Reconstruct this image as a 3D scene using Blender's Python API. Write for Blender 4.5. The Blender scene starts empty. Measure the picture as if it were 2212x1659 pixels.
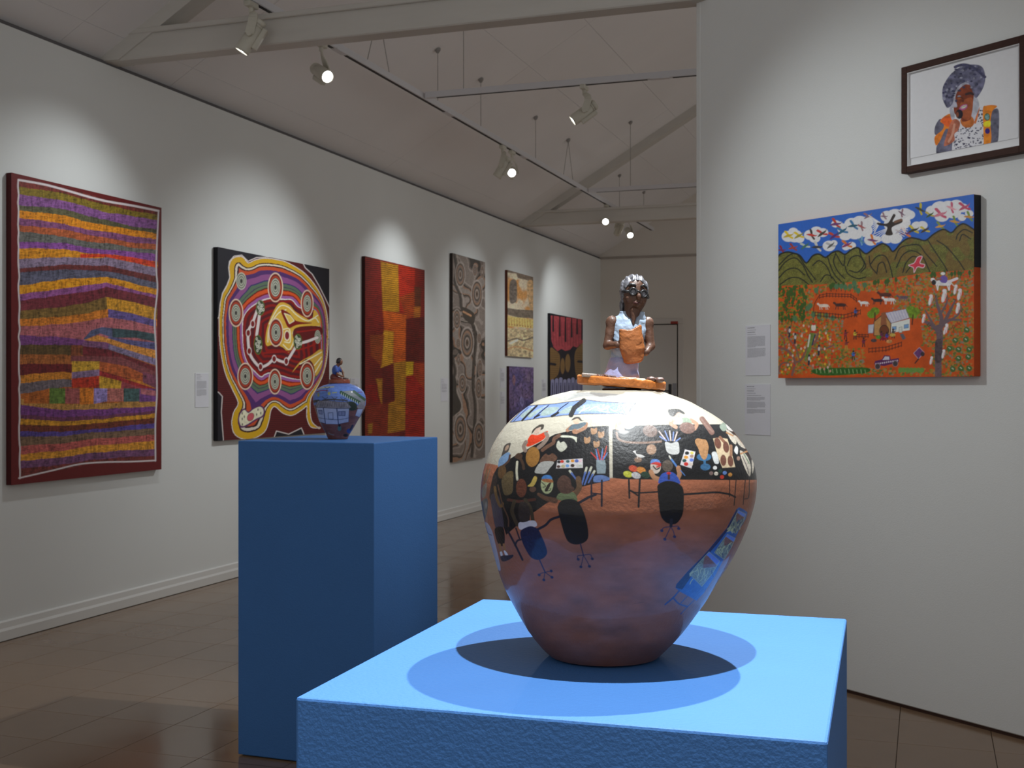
import bpy, bmesh, math, random
import numpy as np
from mathutils import Vector, Matrix

# ------------------------------------------------------------------ camera
F, CX, HY, CH = 2600.0, 1106.0, 838.0, 1.2          # focal (px), centre column, horizon row, eye height (m)
YAW = math.atan(897.0 / F)
cY, sY = math.cos(YAW), math.sin(YAW)
scene = bpy.context.scene
COL = scene.collection
cam_data = bpy.data.cameras.new('camera')
cam = bpy.data.objects.new('camera', cam_data)
COL.objects.link(cam)
cam.location = (0, 0, CH)
cam.rotation_euler = (math.pi / 2, 0, YAW)
cam_data.sensor_width = 36
cam_data.lens = 36 * F / 2212
cam_data.shift_y = (HY - 829.5) / 2212
cam_data.clip_start = 0.05
cam_data.dof.use_dof = True
cam_data.dof.focus_distance = 1.52
cam_data.dof.aperture_fstop = 26
scene.camera = cam

# ------------------------------------------------------------------ world, exposure
world = bpy.data.worlds.new('world')
scene.world = world
world.use_nodes = True
_bg = world.node_tree.nodes['Background']
_bg.inputs[0].default_value = (1.0, 0.98, 0.95, 1)
_bg.inputs[1].default_value = 0.53
scene.view_settings.view_transform = 'Standard'
scene.view_settings.look = 'None'
scene.view_settings.gamma = 1
scene.view_settings.exposure = 0.0
scene.view_settings.use_curve_mapping = False
scene.cycles.use_denoising = True
scene.cycles.max_bounces = 8
scene.cycles.diffuse_bounces = 5
scene.cycles.sample_clamp_indirect = 4.0
scene.cycles.caustics_reflective = False
SPOT_COL = (0.94, 0.985, 1.0)

# ------------------------------------------------------------------ pixel <-> place
def ray(px, py):
    x, u = (px - CX) / F, (HY - py) / F
    return np.array([x * cY - sY, x * sY + cY, u])
def on_x(px, py, x):
    d = ray(px, py); t = x / d[0]
    return np.array([x, d[1] * t, CH + d[2] * t])
def on_y(px, py, y):
    d = ray(px, py); t = y / d[1]
    return np.array([d[0] * t, y, CH + d[2] * t])
def on_z(px, py, z):
    d = ray(px, py); t = (z - CH) / d[2]
    return np.array([d[0] * t, d[1] * t, z])
def project(P):
    P = np.asarray(P, float)
    X = P[..., 0] * cY + P[..., 1] * sY
    Z = -P[..., 0] * sY + P[..., 1] * cY
    return CX + F * X / Z, HY - F * (P[..., 2] - CH) / Z
def cam2world(X, Z):
    return np.array([X * cY - Z * sY, X * sY + Z * cY])

# ------------------------------------------------------------------ scene helpers
def lin(c):
    c = np.asarray(c, float) / 255.0
    return np.where(c <= 0.04045, c / 12.92, ((c + 0.055) / 1.055) ** 2.4)
def tag(o, label=None, cat=None, group=None, kind=None):
    if label: o['label'] = label
    if cat: o['category'] = cat
    if group: o['group'] = group
    if kind: o['kind'] = kind
    return o
def thing(name, loc, label=None, cat=None, group=None, kind=None):
    o = bpy.data.objects.new(name, None)
    COL.objects.link(o); o.location = [float(v) for v in loc]
    o.empty_display_size = 0.05
    return tag(o, label, cat, group, kind)
def origin_of(p):
    v = Vector((0, 0, 0))
    while p is not None:
        v += p.location; p = p.parent
    return np.array(v)
def fill_mesh(me, V, faces):
    V = np.asarray(V, np.float32)
    if isinstance(faces, np.ndarray):
        n, k = faces.shape
        me.vertices.add(len(V)); me.vertices.foreach_set('co', V.ravel())
        me.loops.add(n * k); me.loops.foreach_set('vertex_index', faces.astype(np.int32).ravel())
        me.polygons.add(n)
        me.polygons.foreach_set('loop_start', np.arange(0, n * k, k, dtype=np.int32))
        me.update(calc_edges=True); me.validate()
    else:
        me.from_pydata(V.tolist(), [], faces); me.update()
def obj(name, V, faces, mat, parent=None, smooth=False, loc=None, cols=None):
    """V are world positions; the object's origin is its parent's (or loc)."""
    base = origin_of(parent) if parent is not None else np.zeros(3)
    org = np.array(loc, float) if loc is not None else base
    me = bpy.data.meshes.new(name)
    fill_mesh(me, np.asarray(V, float) - org, faces)
    if smooth: me.polygons.foreach_set('use_smooth', np.ones(len(me.polygons), bool))
    if cols is not None:
        a = me.color_attributes.new('paint', 'FLOAT_COLOR', 'POINT')
        c4 = np.ones((len(cols), 4), np.float32); c4[:, :3] = cols
        a.data.foreach_set('color', c4.ravel())
    if mat is not None: me.materials.append(mat)
    o = bpy.data.objects.new(name, me); COL.objects.link(o)
    o.location = [float(v) for v in (org - base)]
    if parent is not None: o.parent = parent
    return o
class MB:
    """collects shapes into one mesh, world coordinates"""
    def __init__(s): s.V = []; s.Fc = []
    def add(s, V, Fs):
        b = len(s.V); s.V += [tuple(float(c) for c in v) for v in V]
        s.Fc += [tuple(int(i) + b for i in f) for f in Fs]; return s
    def bm(s, bm):
        bm.verts.ensure_lookup_table(); bm.verts.index_update()
        s.add([v.co[:] for v in bm.verts], [[v.index for v in f.verts] for f in bm.faces]); bm.free(); return s
    def box(s, a, b, bev=0.0, M=None, seg=1):
        a, b = np.minimum(a, b), np.maximum(a, b)
        bm = bmesh.new(); bmesh.ops.create_cube(bm, size=1)
        for v in bm.verts: v.co = Vector([(a[i] + b[i]) / 2 + v.co[i] * (b[i] - a[i]) for i in range(3)])
        if bev > 0: bmesh.ops.bevel(bm, geom=bm.edges[:], offset=bev, segments=seg, affect='EDGES', profile=0.5)
        if M is not None: bmesh.ops.transform(bm, matrix=Matrix(M), verts=bm.verts)
        return s.bm(bm)
    def tube(s, pts, r, n=8, caps=True):
        pts = [np.array(p, float) for p in pts]; rs = r if hasattr(r, '__len__') else [r] * len(pts)
        V = []; up = None
        for i, p in enumerate(pts):
            d = (pts[min(i + 1, len(pts) - 1)] - pts[max(i - 1, 0)]); d /= np.linalg.norm(d) + 1e-12
            if up is None: up = np.array([0, 0, 1.]) if abs(d[2]) < .9 else np.array([1., 0, 0])
            a = np.cross(d, up); a /= np.linalg.norm(a) + 1e-12; b = np.cross(a, d); up = b
            for k in range(n):
                t = 2 * math.pi * k / n
                V.append(p + rs[i] * (math.cos(t) * a + math.sin(t) * b))
        Fs = []
        for i in range(len(pts) - 1):
            for k in range(n):
                k2 = (k + 1) % n
                Fs.append((i * n + k, i * n + k2, (i + 1) * n + k2, (i + 1) * n + k))
        if caps:
            Fs.append(tuple(range(n - 1, -1, -1))); Fs.append(tuple((len(pts) - 1) * n + k for k in range(n)))
        return s.add(V, Fs)
    def build(s, name, mat, parent=None, smooth=False, loc=None):
        return obj(name, s.V, s.Fc, mat, parent, smooth, loc)

# ------------------------------------------------------------------ materials
_M = {}
def mat(name, col, rough=0.6, spec=0.5, var=0.06, nscale=8.0, bump=0.0, bscale=200.0, metal=0.0, emit=None, attr=False, coat=0.0, brough=None, stretch=None):
    if name in _M: return _M[name]
    m = bpy.data.materials.new(name); m.use_nodes = True
    nt = m.node_tree; N = nt.nodes; L = nt.links
    b = N['Principled BSDF']
    tc = N.new('ShaderNodeTexCoord'); mp = N.new('ShaderNodeMapping')
    L.new(tc.outputs['Object'], mp.inputs['Vector'])
    if stretch: mp.inputs['Scale'].default_value = stretch
    nz = N.new('ShaderNodeTexNoise'); nz.inputs['Scale'].default_value = nscale; nz.inputs['Detail'].default_value = 4
    L.new(mp.outputs['Vector'], nz.inputs['Vector'])
    mr = N.new('ShaderNodeMapRange')
    mr.inputs['From Min'].default_value = .25; mr.inputs['From Max'].default_value = .75
    mr.inputs['To Min'].default_value = 1 - var; mr.inputs['To Max'].default_value = 1 + var
    L.new(nz.outputs['Fac'], mr.inputs['Value'])
    mx = N.new('ShaderNodeVectorMath'); mx.operation = 'SCALE'
    if attr:
        at = N.new('ShaderNodeAttribute'); at.attribute_name = 'paint'
        L.new(at.outputs['Color'], mx.inputs[0])
    else:
        mx.inputs[0].default_value = tuple(col)
    L.new(mr.outputs['Result'], mx.inputs['Scale'])
    L.new(mx.outputs['Vector'], b.inputs['Base Color'])
    b.inputs['Roughness'].default_value = rough
    b.inputs['Specular IOR Level'].default_value = spec
    b.inputs['Metallic'].default_value = metal
    b.inputs['Coat Weight'].default_value = coat
    if coat: b.inputs['Coat Roughness'].default_value = 0.08
    if bump > 0:
        n2 = N.new('ShaderNodeTexNoise'); n2.inputs['Scale'].default_value = bscale; n2.inputs['Detail'].default_value = 3
        L.new(mp.outputs['Vector'], n2.inputs['Vector'])
        bp = N.new('ShaderNodeBump'); bp.inputs['Strength'].default_value = 1.0; bp.inputs['Distance'].default_value = bump
        L.new(n2.outputs['Fac'], bp.inputs['Height']); L.new(bp.outputs['Normal'], b.inputs['Normal'])
    if brough:
        n3 = N.new('ShaderNodeTexNoise'); n3.inputs['Scale'].default_value = brough[0]; n3.inputs['Detail'].default_value = 5
        L.new(mp.outputs['Vector'], n3.inputs['Vector'])
        r3 = N.new('ShaderNodeMapRange'); r3.inputs['From Min'].default_value = .3; r3.inputs['From Max'].default_value = .7
        r3.inputs['To Min'].default_value = brough[1]; r3.inputs['To Max'].default_value = brough[2]
        L.new(n3.outputs['Fac'], r3.inputs['Value']); L.new(r3.outputs['Result'], b.inputs['Roughness'])
    if emit:
        b.inputs['Emission Color'].default_value = (1, 1, 1, 1); b.inputs['Emission Strength'].default_value = emit
    _M[name] = m
    return m
WALL = mat('wall_paint', (0.745, 0.765, 0.755), 0.75, 0.3, 0.02, 1.5, 0.0006, 260)
WALL_FAR = mat('wall_paint_far', (0.72, 0.685, 0.63), 0.75, 0.3, 0.02, 1.5)
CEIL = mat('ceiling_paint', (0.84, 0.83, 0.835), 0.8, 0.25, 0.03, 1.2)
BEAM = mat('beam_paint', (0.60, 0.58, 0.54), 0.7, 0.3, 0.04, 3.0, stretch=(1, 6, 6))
TRIM = mat('trim_gloss', (0.74, 0.74, 0.72), 0.35, 0.5, 0.02, 3)
GROOVE = mat('dark_gap', (0.03, 0.028, 0.026), 0.9, 0.1, 0.1, 5)
RAILM = mat('track_metal', (0.66, 0.66, 0.69), 0.45, 0.5, 0.02, 20)
SLOT = mat('track_slot', (0.015, 0.015, 0.018), 0.6, 0.3, 0.1, 20)
LAMPM = mat('lamp_body', (0.58, 0.56, 0.48), 0.45, 0.5, 0.03, 30)
WIREM = mat('wire', (0.28, 0.27, 0.26), 0.5, 0.5, 0.05, 50)
LENS = mat('lit_lens', (1, 1, 1), 0.3, 0.5, 0.0, 5, emit=30.0)
CARD = mat('label_card', (0.74, 0.745, 0.80), 0.6, 0.4, 0.02, 20)
INK = mat('label_ink', (0.30, 0.30, 0.33), 0.7, 0.3, 0.1, 900)
INKD = mat('label_ink_bold', (0.10, 0.10, 0.12), 0.7, 0.3, 0.1, 900)
# ------------------------------------------------------------------ the room
WX = -4.15                                   # left wall face
YF = 15.67                                   # far wall face
WT = 2.93                                    # top of the wall lining
SL, C0Z = 0.59, 2.985                        # ceiling pitch, ceiling height over the wall face
RX = 0.6                                     # ridge
def ceil_z(x): return C0Z + SL * (x - WX) if x < RX else C0Z + SL * (RX - WX) - SL * (x - RX)
RIGHT = 2 * RX - WX
# floor: a dark screed with single vinyl tiles on it
TS = 0.305
tx0, ty0 = -2.23, 3.66
floor = thing('floor', (0, 0, 0), kind='structure')
MB().box((WX - .1, -.6, -.12), (3.2, YF + .1, -.0045)).build('screed', mat('screed', (0.05, 0.035, 0.028), .9, .1), floor)
TILE = mat('vinyl_tile', (0.255, 0.165, 0.104), .3, .4, .16, 1.3, 0.0003, 5, brough=(3.0, .10, .22))
g = 0.0009
bmt = MB().box((g, g, -.004), (TS - g, TS - g, 0.0), 0.0007)
tile_me = bpy.data.meshes.new('tile')
tile_me.from_pydata(bmt.V, [], bmt.Fc); tile_me.update(); tile_me.materials.append(TILE)
tiles = []
i0, i1 = int((WX - tx0) / TS) - 1, int((RIGHT - tx0) / TS) + 1
j0, j1 = int((-4 - ty0) / TS), int((YF - ty0) / TS) + 1
def tile_seen(x, y):
    P = np.array([[x, y, 0], [x + TS, y, 0], [x + TS, y + TS, 0], [x, y + TS, 0]])
    if (-(P[:, 0]) * sY + P[:, 1] * cY).min() < .6: return 0
    u, v = project(P); cu, cv = u.mean(), v.mean()
    if u.max() < 0 or u.min() > 2212 or v.min() > 1659: return 0
    ok = (cu < 560) or (925 < cu < 1120 and cv < 1330) or (cu > 1800 and cv > 1470 and y < 5)
    if not ok or x < WX - TS: return 0
    return abs(np.dot(u, np.roll(v, 1)) - np.dot(v, np.roll(u, 1))) / 2
for i in range(i0, i1):
    for j in range(j0, j1):
        x, y = tx0 + i * TS, ty0 + j * TS
        if x + TS < WX or x > 2.9 or y + TS > YF + TS or y < -.6: continue
        tiles.append((tile_seen(x, y), x, y))
tiles.sort(reverse=True)
rest = MB()
for k, (a, x, y) in enumerate(tiles):
    if k < 290 and a > 0:
        o = bpy.data.objects.new('tile', tile_me); COL.objects.link(o); o.parent = floor; o.location = (x, y, 0)
    else:
        rest.add([(x + g, y + g, 0), (x + TS - g, y + g, 0), (x + TS - g, y + TS - g, 0), (x + g, y + TS - g, 0)], [(0, 1, 2, 3)])
tag(rest.build('tile_field', TILE, floor), kind='stuff')

# walls
wl = MB().box((WX - .1, -1.2, 0), (WX, YF + .1, WT)).build('wall_left', WALL); tag(wl, kind='structure')
MB().box((WX - .32, -1.2, 0), (WX - .22, YF + .1, 3.0)).build('outer_lining', GROOVE, wl)
MB().box((WX - .1, -1.2, WT), (WX - .012, YF, WT + .022)).build('gap_shade_strip', mat('gap_shade_grey', (.14, .135, .14), .9, .1), wl)  # dark strip set in the wall-top gap, its colour standing in for shade
bl = thing('baseboard_left', (WX, 0, 0), kind='structure')
prof = [(0, 0), (.020, 0), (.020, .048), (.013, .060), (.011, .088), (.004, .094), (0, .094)]
V, Fs = [], []
for yy in (-1.2, YF):
    for a, z in prof: V.append((WX + a, yy, z))
n = len(prof)
for k in range(n): Fs.append((k, (k + 1) % n, n + (k + 1) % n, n + k))
obj('skirting', V, Fs, TRIM, bl)
MB().box((WX, -1.2, 0.0), (WX + .021, YF, .003)).build('shadow_joint', GROOVE, bl)

# far wall with the gable above it
wf = thing('wall_back', (0, YF, 0), kind='structure')
zr = ceil_z(RX) + .05
V = [(WX - .3, YF, 0), (RIGHT + .1, YF, 0), (RIGHT + .1, YF, ceil_z(RIGHT) + .1), (RX, YF, zr), (WX - .3, YF, ceil_z(WX - .3) + .05)]
V += [(x, y + .15, z) for x, y, z in V]
obj('gable_wall', V, [(0, 1, 2, 3, 4), (9, 8, 7, 6, 5)] + [(k, k + 5, (k + 1) % 5 + 5, (k + 1) % 5) for k in range(5)], WALL_FAR, wf)
t1 = MB().box((WX, YF - .018, 2.925), (RIGHT, YF + .01, 2.955), .004).build('trim_1', mat('trim_far', (.42, .38, .34), .6, .3), None); tag(t1, kind='structure')

# the door in the far wall
dl, dr = on_y(1331, 838, YF)[0], on_y(1464.5, 838, YF)[0]
dh = on_y(1430, 700, YF)[2]
d1 = thing('door_1', ((dl + dr) / 2, YF, 0), kind='structure')
leaf = MB().box((dl + .012, YF - .012, .006), (dr - .012, YF + .05, dh - .012), .003).build('door_leaf', mat('door_paint', (.60, .575, .54), .5, .4, .02, 2), d1)
fr = MB()
for a, b in (((dl - .075, YF - .022, 0), (dl - .004, YF + .03, dh)), ((dr + .004, YF - .022, 0), (dr + .075, YF + .03, dh)), ((dl - .075, YF - .022, dh + .001), (dr + .075, YF + .03, dh + .075))):
    fr.box(a, b, .004)
fr.build('door_frame', mat('door_frame_paint', (.64, .61, .57), .5, .4, .02, 2), d1)
MB().box((dl, YF - .004, 0), (dr, YF + .02, dh)).build('door_gap', GROOVE, d1)
hp = on_y(1448, 846, YF)
hd = MB().box((hp[0] - .02, YF - .022, hp[2] - .11), (hp[0] + .02, YF - .010, hp[2] + .10), .004)
hd.tube([(hp[0], YF - .02, hp[2] + .01), (hp[0], YF - .062, hp[2] + .01), (hp[0] - .012, YF - .068, hp[2] + .01), (hp[0] - .11, YF - .066, hp[2] + .01)], .009, 10)
tag(hd.build('door_handle', mat('black_handle', (.012, .012, .014), .4, .5), d1, True), 'black lever handle on a long backplate')
MB().box((hp[0] + .03, YF - .015, hp[2] - .10), (hp[0] + .085, YF - .010, hp[2] + .11), .002).build('push_plate', mat('plate_grey', (.30, .30, .32), .35, .5), d1)
sp_ = on_y(1457.5, 697, YF)
tag(MB().box((sp_[0] - .048, YF - .035, sp_[2] - .016), (sp_[0] + .048, YF - .022, sp_[2] + .016), .003).build('door_sign', mat('red_sign', (.34, .045, .03), .5, .4), d1), 'small red sign at the corner of the door frame')

# ceiling: backing and single sheets
ceiling = thing('ceiling', (0, 0, C0Z), kind='structure')
def slope_box(x0, x1, y0, y1, up0, up1):
    z = lambda x: ceil_z(x)
    V = [(x0, y0, z(x0) + up0), (x1, y0, z(x1) + up0), (x1, y1, z(x1) + up0), (x0, y1, z(x0) + up0)]
    V += [(a, b, c - up0 + up1) for a, b, c in V]
    return V, [(3, 2, 1, 0), (4, 5, 6, 7), (0, 1, 5, 4), (1, 2, 6, 5), (2, 3, 7, 6), (3, 0, 4, 7)]
b_ = MB(); b_.add(*slope_box(WX - .35, RX, -1.0, YF + .15, .012, .10)); b_.add(*slope_box(RX, RIGHT + .2, -1.0, YF + .15, .012, .10))
b_.build('backing', mat('ceiling_joint', (.66, .62, .60), .9, .1), ceiling)
xs = [WX - .35, WX + .12, WX + 1.22, WX + 1.70, WX + 2.9, RX, RX + 1.2, RX + 2.4, RX + 3.6, RIGHT + .2]
ys = [-1.0, 1.4, 5.05, 6.0, 8.9, 11.9, 13.9, YF + .1]
for a, b in zip(xs[:-1], xs[1:]):
    for c, d in zip(ys[:-1], ys[1:]):
        V, Fs = slope_box(a + .0018, b - .0018, c + .0018, d - .0018, 0, .011)
        obj('ceiling_sheet', V, Fs, CEIL, ceiling)

# roof trusses
def truss(y, label):
    t = thing('roof_truss', (WX, y, WT), label, 'roof truss', 'white roof trusses')
    w = .11
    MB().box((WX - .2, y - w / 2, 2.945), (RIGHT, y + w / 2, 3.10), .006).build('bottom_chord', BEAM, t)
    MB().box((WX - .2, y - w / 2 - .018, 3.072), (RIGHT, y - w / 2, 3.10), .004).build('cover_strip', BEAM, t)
    for sgn in (1, -1):
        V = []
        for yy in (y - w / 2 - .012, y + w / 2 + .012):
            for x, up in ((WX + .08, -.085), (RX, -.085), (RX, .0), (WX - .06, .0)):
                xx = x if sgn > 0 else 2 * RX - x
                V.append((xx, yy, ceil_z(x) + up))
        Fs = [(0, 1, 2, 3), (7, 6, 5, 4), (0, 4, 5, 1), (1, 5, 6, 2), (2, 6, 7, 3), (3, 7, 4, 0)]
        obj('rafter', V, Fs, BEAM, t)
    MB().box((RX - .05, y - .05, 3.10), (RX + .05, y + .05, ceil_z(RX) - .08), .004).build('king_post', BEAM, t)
    for sgn in (1, -1):
        A = np.array([RX + sgn * .05, y, 3.14]); xx = RX + sgn * 2.2
        B = np.array([xx, y, ceil_z(xx) - .10])
        MB().tube([A, B], .045, 4).build('web_strut', BEAM, t)
    return t
truss(on_x(245, 140, WX)[1], 'white roof truss crossing above the plinths, its beam end over the striped canvas')
truss(on_x(1127, 490, WX)[1], 'white roof truss near the far door, beside the last spotlights')

# the angled partition on the right
pa, pb = on_z(1845.5, 1501, 0)[:2], on_z(2212, 1600, 0)[:2]
pd = (pb - pa) / np.linalg.norm(pb - pa)               # along the wall, towards the right
pn = np.array([pd[1], -pd[0]])                         # towards the room and the camera
if np.dot(pn, -pa) < 0: pn = -pn
def on_part(px, py, off=0.0):
    d = ray(px, py); q = pa + pn * off
    t = np.dot(q, pn) / np.dot(d[:2], pn)
    return np.array([d[0] * t, d[1] * t, CH + d[2] * t])
def part_s(P): return float(np.dot(np.asarray(P)[:2] - pa, pd))
def part_pt(s, off, z): return np.array([*(pa + pd * s + pn * off), z])
s0 = part_s(on_part(1506, 838)); s1 = s0 + 5.6
wp = thing('wall_partition', (*(pa + pd * s0), 0), kind='structure')
def part_box(sa, sb, oa, ob, za, zb, bev=0.0):
    m = np.eye(4); m[:2, 0] = pd; m[:2, 1] = pn; m[:2, 3] = pa
    bm_ = MB().box((sa, oa, za), (sb, ob, zb), bev)
    V = [(m @ np.array([*v, 1]))[:3] for v in bm_.V]
    Fs = bm_.Fc
    if np.linalg.det(m[:3, :3]) < 0: Fs = [f[::-1] for f in Fs]
    return V, Fs
ztop = 4.35
obj('partition_panel', *part_box(s0, s1, -.12, 0, .012, ztop, .004), WALL, wp)
obj('plinth_gap', *part_box(s0 + .01, s1, -.11, -.006, 0, .02), mat('partition_foot', (.05, .025, .018), .8, .2), wp)
obj('corner_bead', *part_box(s0 - .004, s0 + .022, -.124, .0025, .012, ztop, .002), WALL, wp)
# ------------------------------------------------------------------ lighting tracks and spotlights
TZ = 3.135                                            # underside of the rails
TXM = on_x(850, 179, -3.2); 
k_ = (TZ - CH)
def main_track_x():
    a = project(np.array([[-3.0, 9, TZ], [-3.4, 9, TZ]]))
    best, bx = 9e9, -3.1
    for x in np.arange(-3.6, -2.6, .01):
        u, v = project(np.array([x, 7.0, TZ])); e = abs(v - (179 + .5715 * (u - 850)))
        if e < best: best, bx = e, x
    return float(bx)
TX = main_track_x()
def y_on_track(px, x=None):
    x = TX if x is None else x
    d = ray(px, 500); return d[1] * x / d[0]
YC1, YC2 = y_on_track(911), y_on_track(1266)
def rail(axis, at, a, b, label, wires, group='suspended lighting tracks'):
    P = (lambda s, o, z: (at + o, s, z)) if axis == 'y' else (lambda s, o, z: (s, at + o, z))
    mid = P((a + b) / 2, 0, TZ)
    t = thing('track_rail', mid, label, 'lighting track', group)
    def bx(name, s0, s1, o0, o1, z0, z1, m):
        p, q = P(s0, o0, z0), P(s1, o1, z1)
        return MB().box(p, q, .003 if name == 'rail' else 0).build(name, m, t)
    bx('rail', a, b, -.018, .018, TZ, TZ + .042, RAILM)
    n = max(1, round((b - a) / 1.6)); L = (b - a) / n
    for k in range(n):
        for o in (-.012, .0):
            bx('slot', a + k * L + .08, a + (k + 1) * L - .08, o + .001, o + .009, TZ - .0015, TZ + .01, SLOT)
    for k in range(1, n): bx('coupler', a + k * L - .06, a + k * L + .06, -.0195, .0195, TZ - .002, TZ + .012, RAILM)
    for s, kind in wires:
        p = np.array(P(s, 0, TZ + .04)); zc = ceil_z(p[0])
        if kind == 'v':
            top = np.array([p[0], p[1], zc])
            dv = np.array(P(.16, 0, 0)) - np.array(P(0, 0, 0))
            w = MB().tube([p - dv, top - (0, 0, .02)], .0025, 5).tube([p + dv, top - (0, 0, .02)], .0025, 5).build('suspension_wire', WIREM, t)
        else:
            top = np.array([p[0], p[1], zc])
            w = MB().tube([p, top], .0025, 5).build('suspension_wire', WIREM, t)
        MB().tube([top + (0, 0, .005), top - (0, 0, .012), top - (0, 0, .03)], [.02, .02, .008], 10).build('ceiling_hook', WIREM, w)
    return t
rail('y', TX, 1.2, 14.6, 'long white lighting track running along the picture wall over the plinths', [(2.2, 'i'), (4.2, 'i'), (6.75, 'v'), (7.7, 'i'), (8.55, 'i'), (9.9, 'i'), (10.9, 'v'), (12.9, 'i'), (14.1, 'i')])
rail('x', YC1, TX + .03, 1.6, 'white cross track hung between the two trusses, carrying one spotlight', [(-2.9, 'i'), (-1.25, 'i'), (.4, 'i')])
rail('x', YC2, TX + .03, 1.6, 'white cross track hung just in front of the far truss', [(-2.75, 'i'), (-2.0, 'i'), (-.6, 'i'), (.6, 'i')])

LAMPS = []
def aim_matrix(d):
    d = np.array(d, float); d /= np.linalg.norm(d)
    u = np.array([0, 0, 1.]); a = np.cross(u, d); a /= np.linalg.norm(a); b = np.cross(d, a)
    return np.column_stack([a, b, d])
def spotlight(at, target, power, cone, blend, label, group='white track spotlights', drop=.17, col=SPOT_COL, lamp=True, head=(.036, .185), size=.03):
    at = np.array(at, float) - (0, 0, .003)            # point just under the rail
    piv = at + np.array([0, 0, -drop]); tgt = np.array(target, float)
    d = tgt - piv; d /= np.linalg.norm(d)
    R = aim_matrix(d); r, L = head
    t = thing('track_spotlight', at, label, 'spotlight', group)
    MB().box(at + (-.018, -.045, -.028), at + (.018, .045, .0), .004).tube([at + (0, 0, -.026), at + (0, 0, -.05)], .012, 10).build('adapter', LAMPM, t)
    side = R[:, 0] * (r + .008)
    arm = MB()
    for sg in (1,):
        pts = [at + (0, 0, -.046)]
        for q in np.linspace(0, 1, 7):
            ang = q * math.pi / 2
            p = (at + np.array([0, 0, -.05])) * (1 - q) + piv * q + side * sg * math.sin(ang) - d * .03 * math.sin(q * math.pi)
            pts.append(p)
        w = R[:, 1]
        Vv, Ff = [], []
        tn = R[:, 0] * .004
        for i, p in enumerate(pts):
            hw = .010 + .012 * min(1, i / 3)
            t_ = (pts[min(i + 1, len(pts) - 1)] - pts[max(i - 1, 0)]); t_ /= np.linalg.norm(t_)
            wv = np.cross(R[:, 0], t_); wv /= np.linalg.norm(wv) + 1e-9
            Vv += [p + wv * hw - tn, p - wv * hw - tn, p - wv * hw + tn, p + wv * hw + tn]
        for i in range(len(pts) - 1):
            for k in range(4):
                Ff.append((i * 4 + k, i * 4 + (k + 1) % 4, (i + 1) * 4 + (k + 1) % 4, (i + 1) * 4 + k))
        Ff += [(3, 2, 1, 0), tuple(len(Vv) - 4 + k for k in range(4))]
        arm.add(Vv, Ff)
    arm.tube([piv + side * .6, piv + side * 1.25], .014, 12)
    arm.build('arm', LAMPM, t)
    # turned head: back cap, body with cooling grooves, bezel
    zs = [(-.5, .0), (-.5, .75), (-.47, .9), (-.42, .95), (-.36, .95), (-.355, .86), (-.335, .86), (-.33, .95), (-.30, .95), (-.295, .86), (-.275, .86), (-.27, .95), (-.05, .97), (-.04, 1.0), (.44, 1.04), (.5, 1.0), (.5, .9), (.46, .86), (.455, .0)]
    n = 28; V = []; Fs = []
    for z, q in zs:
        for k in range(n):
            a = 2 * math.pi * k / n
            V.append(piv + R @ np.array([q * r * math.cos(a), q * r * math.sin(a), z * L]))
    for i in range(len(zs) - 1):
        for k in range(n): Fs.append((i * n + k, i * n + (k + 1) % n, (i + 1) * n + (k + 1) % n, (i + 1) * n + k))
    hd = obj('lamp_head', V, Fs, LAMPM, t, True)
    gear = MB(); M4 = np.eye(4); M4[:3, :3] = R; M4[:3, 3] = piv
    gear.box((-.016, -r - .022, -.36 * L), (.016, -r * .9, .28 * L), .004, M4).build('driver_box', LAMPM, hd)
    V = [piv + R @ np.array([0, 0, .463 * L])] + [piv + R @ np.array([.84 * r * math.cos(a), .84 * r * math.sin(a), .463 * L]) for a in np.linspace(0, 2 * math.pi, 24, endpoint=False)]
    obj('lens', V, [(0, 1 + k, 1 + (k + 1) % 24) for k in range(24)], LENS, hd)
    if lamp:
        ld = bpy.data.lights.new('lamp_beam', 'SPOT'); ld.energy = power; ld.spot_size = math.radians(cone); ld.spot_blend = blend
        ld.color = col; ld.shadow_soft_size = size
        lo = bpy.data.objects.new('lamp_beam', ld); COL.objects.link(lo)
        lo.parent = t; lo.location = [float(v) for v in (piv + d * (.5 * L + .006) - at)]
        lo.rotation_euler = Vector(-d).to_track_quat('Z', 'Y').to_euler()
    return t
# ------------------------------------------------------------------ painting by code: colour on dense meshes
def _h(i, j, s):
    n = (i.astype(np.int64) * 374761393 + j.astype(np.int64) * 668265263 + s * 982451653) & 0x7fffffff
    n = ((n ^ (n >> 13)) * 1274126177) & 0x7fffffff
    return ((n ^ (n >> 16)) & 0xffff) / 65535.0
def vn(x, y, s=0):
    x = np.asarray(x, float); y = np.asarray(y, float)
    i, j = np.floor(x), np.floor(y); f, g_ = x - i, y - j
    f, g_ = f * f * (3 - 2 * f), g_ * g_ * (3 - 2 * g_)
    a, b, c, d = _h(i, j, s), _h(i + 1, j, s), _h(i, j + 1, s), _h(i + 1, j + 1, s)
    return (a * (1 - f) + b * f) * (1 - g_) + (c * (1 - f) + d * f) * g_ - .5
def fbm(x, y, s=0, o=3):
    t, a = 0, 1.0
    for k in range(o): t = t + a * vn(x * 2 ** k, y * 2 ** k, s + k); a *= .5
    return t
def smooth_closed(P, n=6):
    P = np.asarray(P, float); N = len(P); out = []
    for i in range(N):
        a, b, c, d = P[i - 1], P[i], P[(i + 1) % N], P[(i + 2) % N]
        for t in np.linspace(0, 1, n, endpoint=False):
            out.append(.5 * (2 * b + (c - a) * t + (2 * a - 5 * b + 4 * c - d) * t * t + (3 * b - a - 3 * c + d) * t ** 3))
    return np.array(out)
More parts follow.
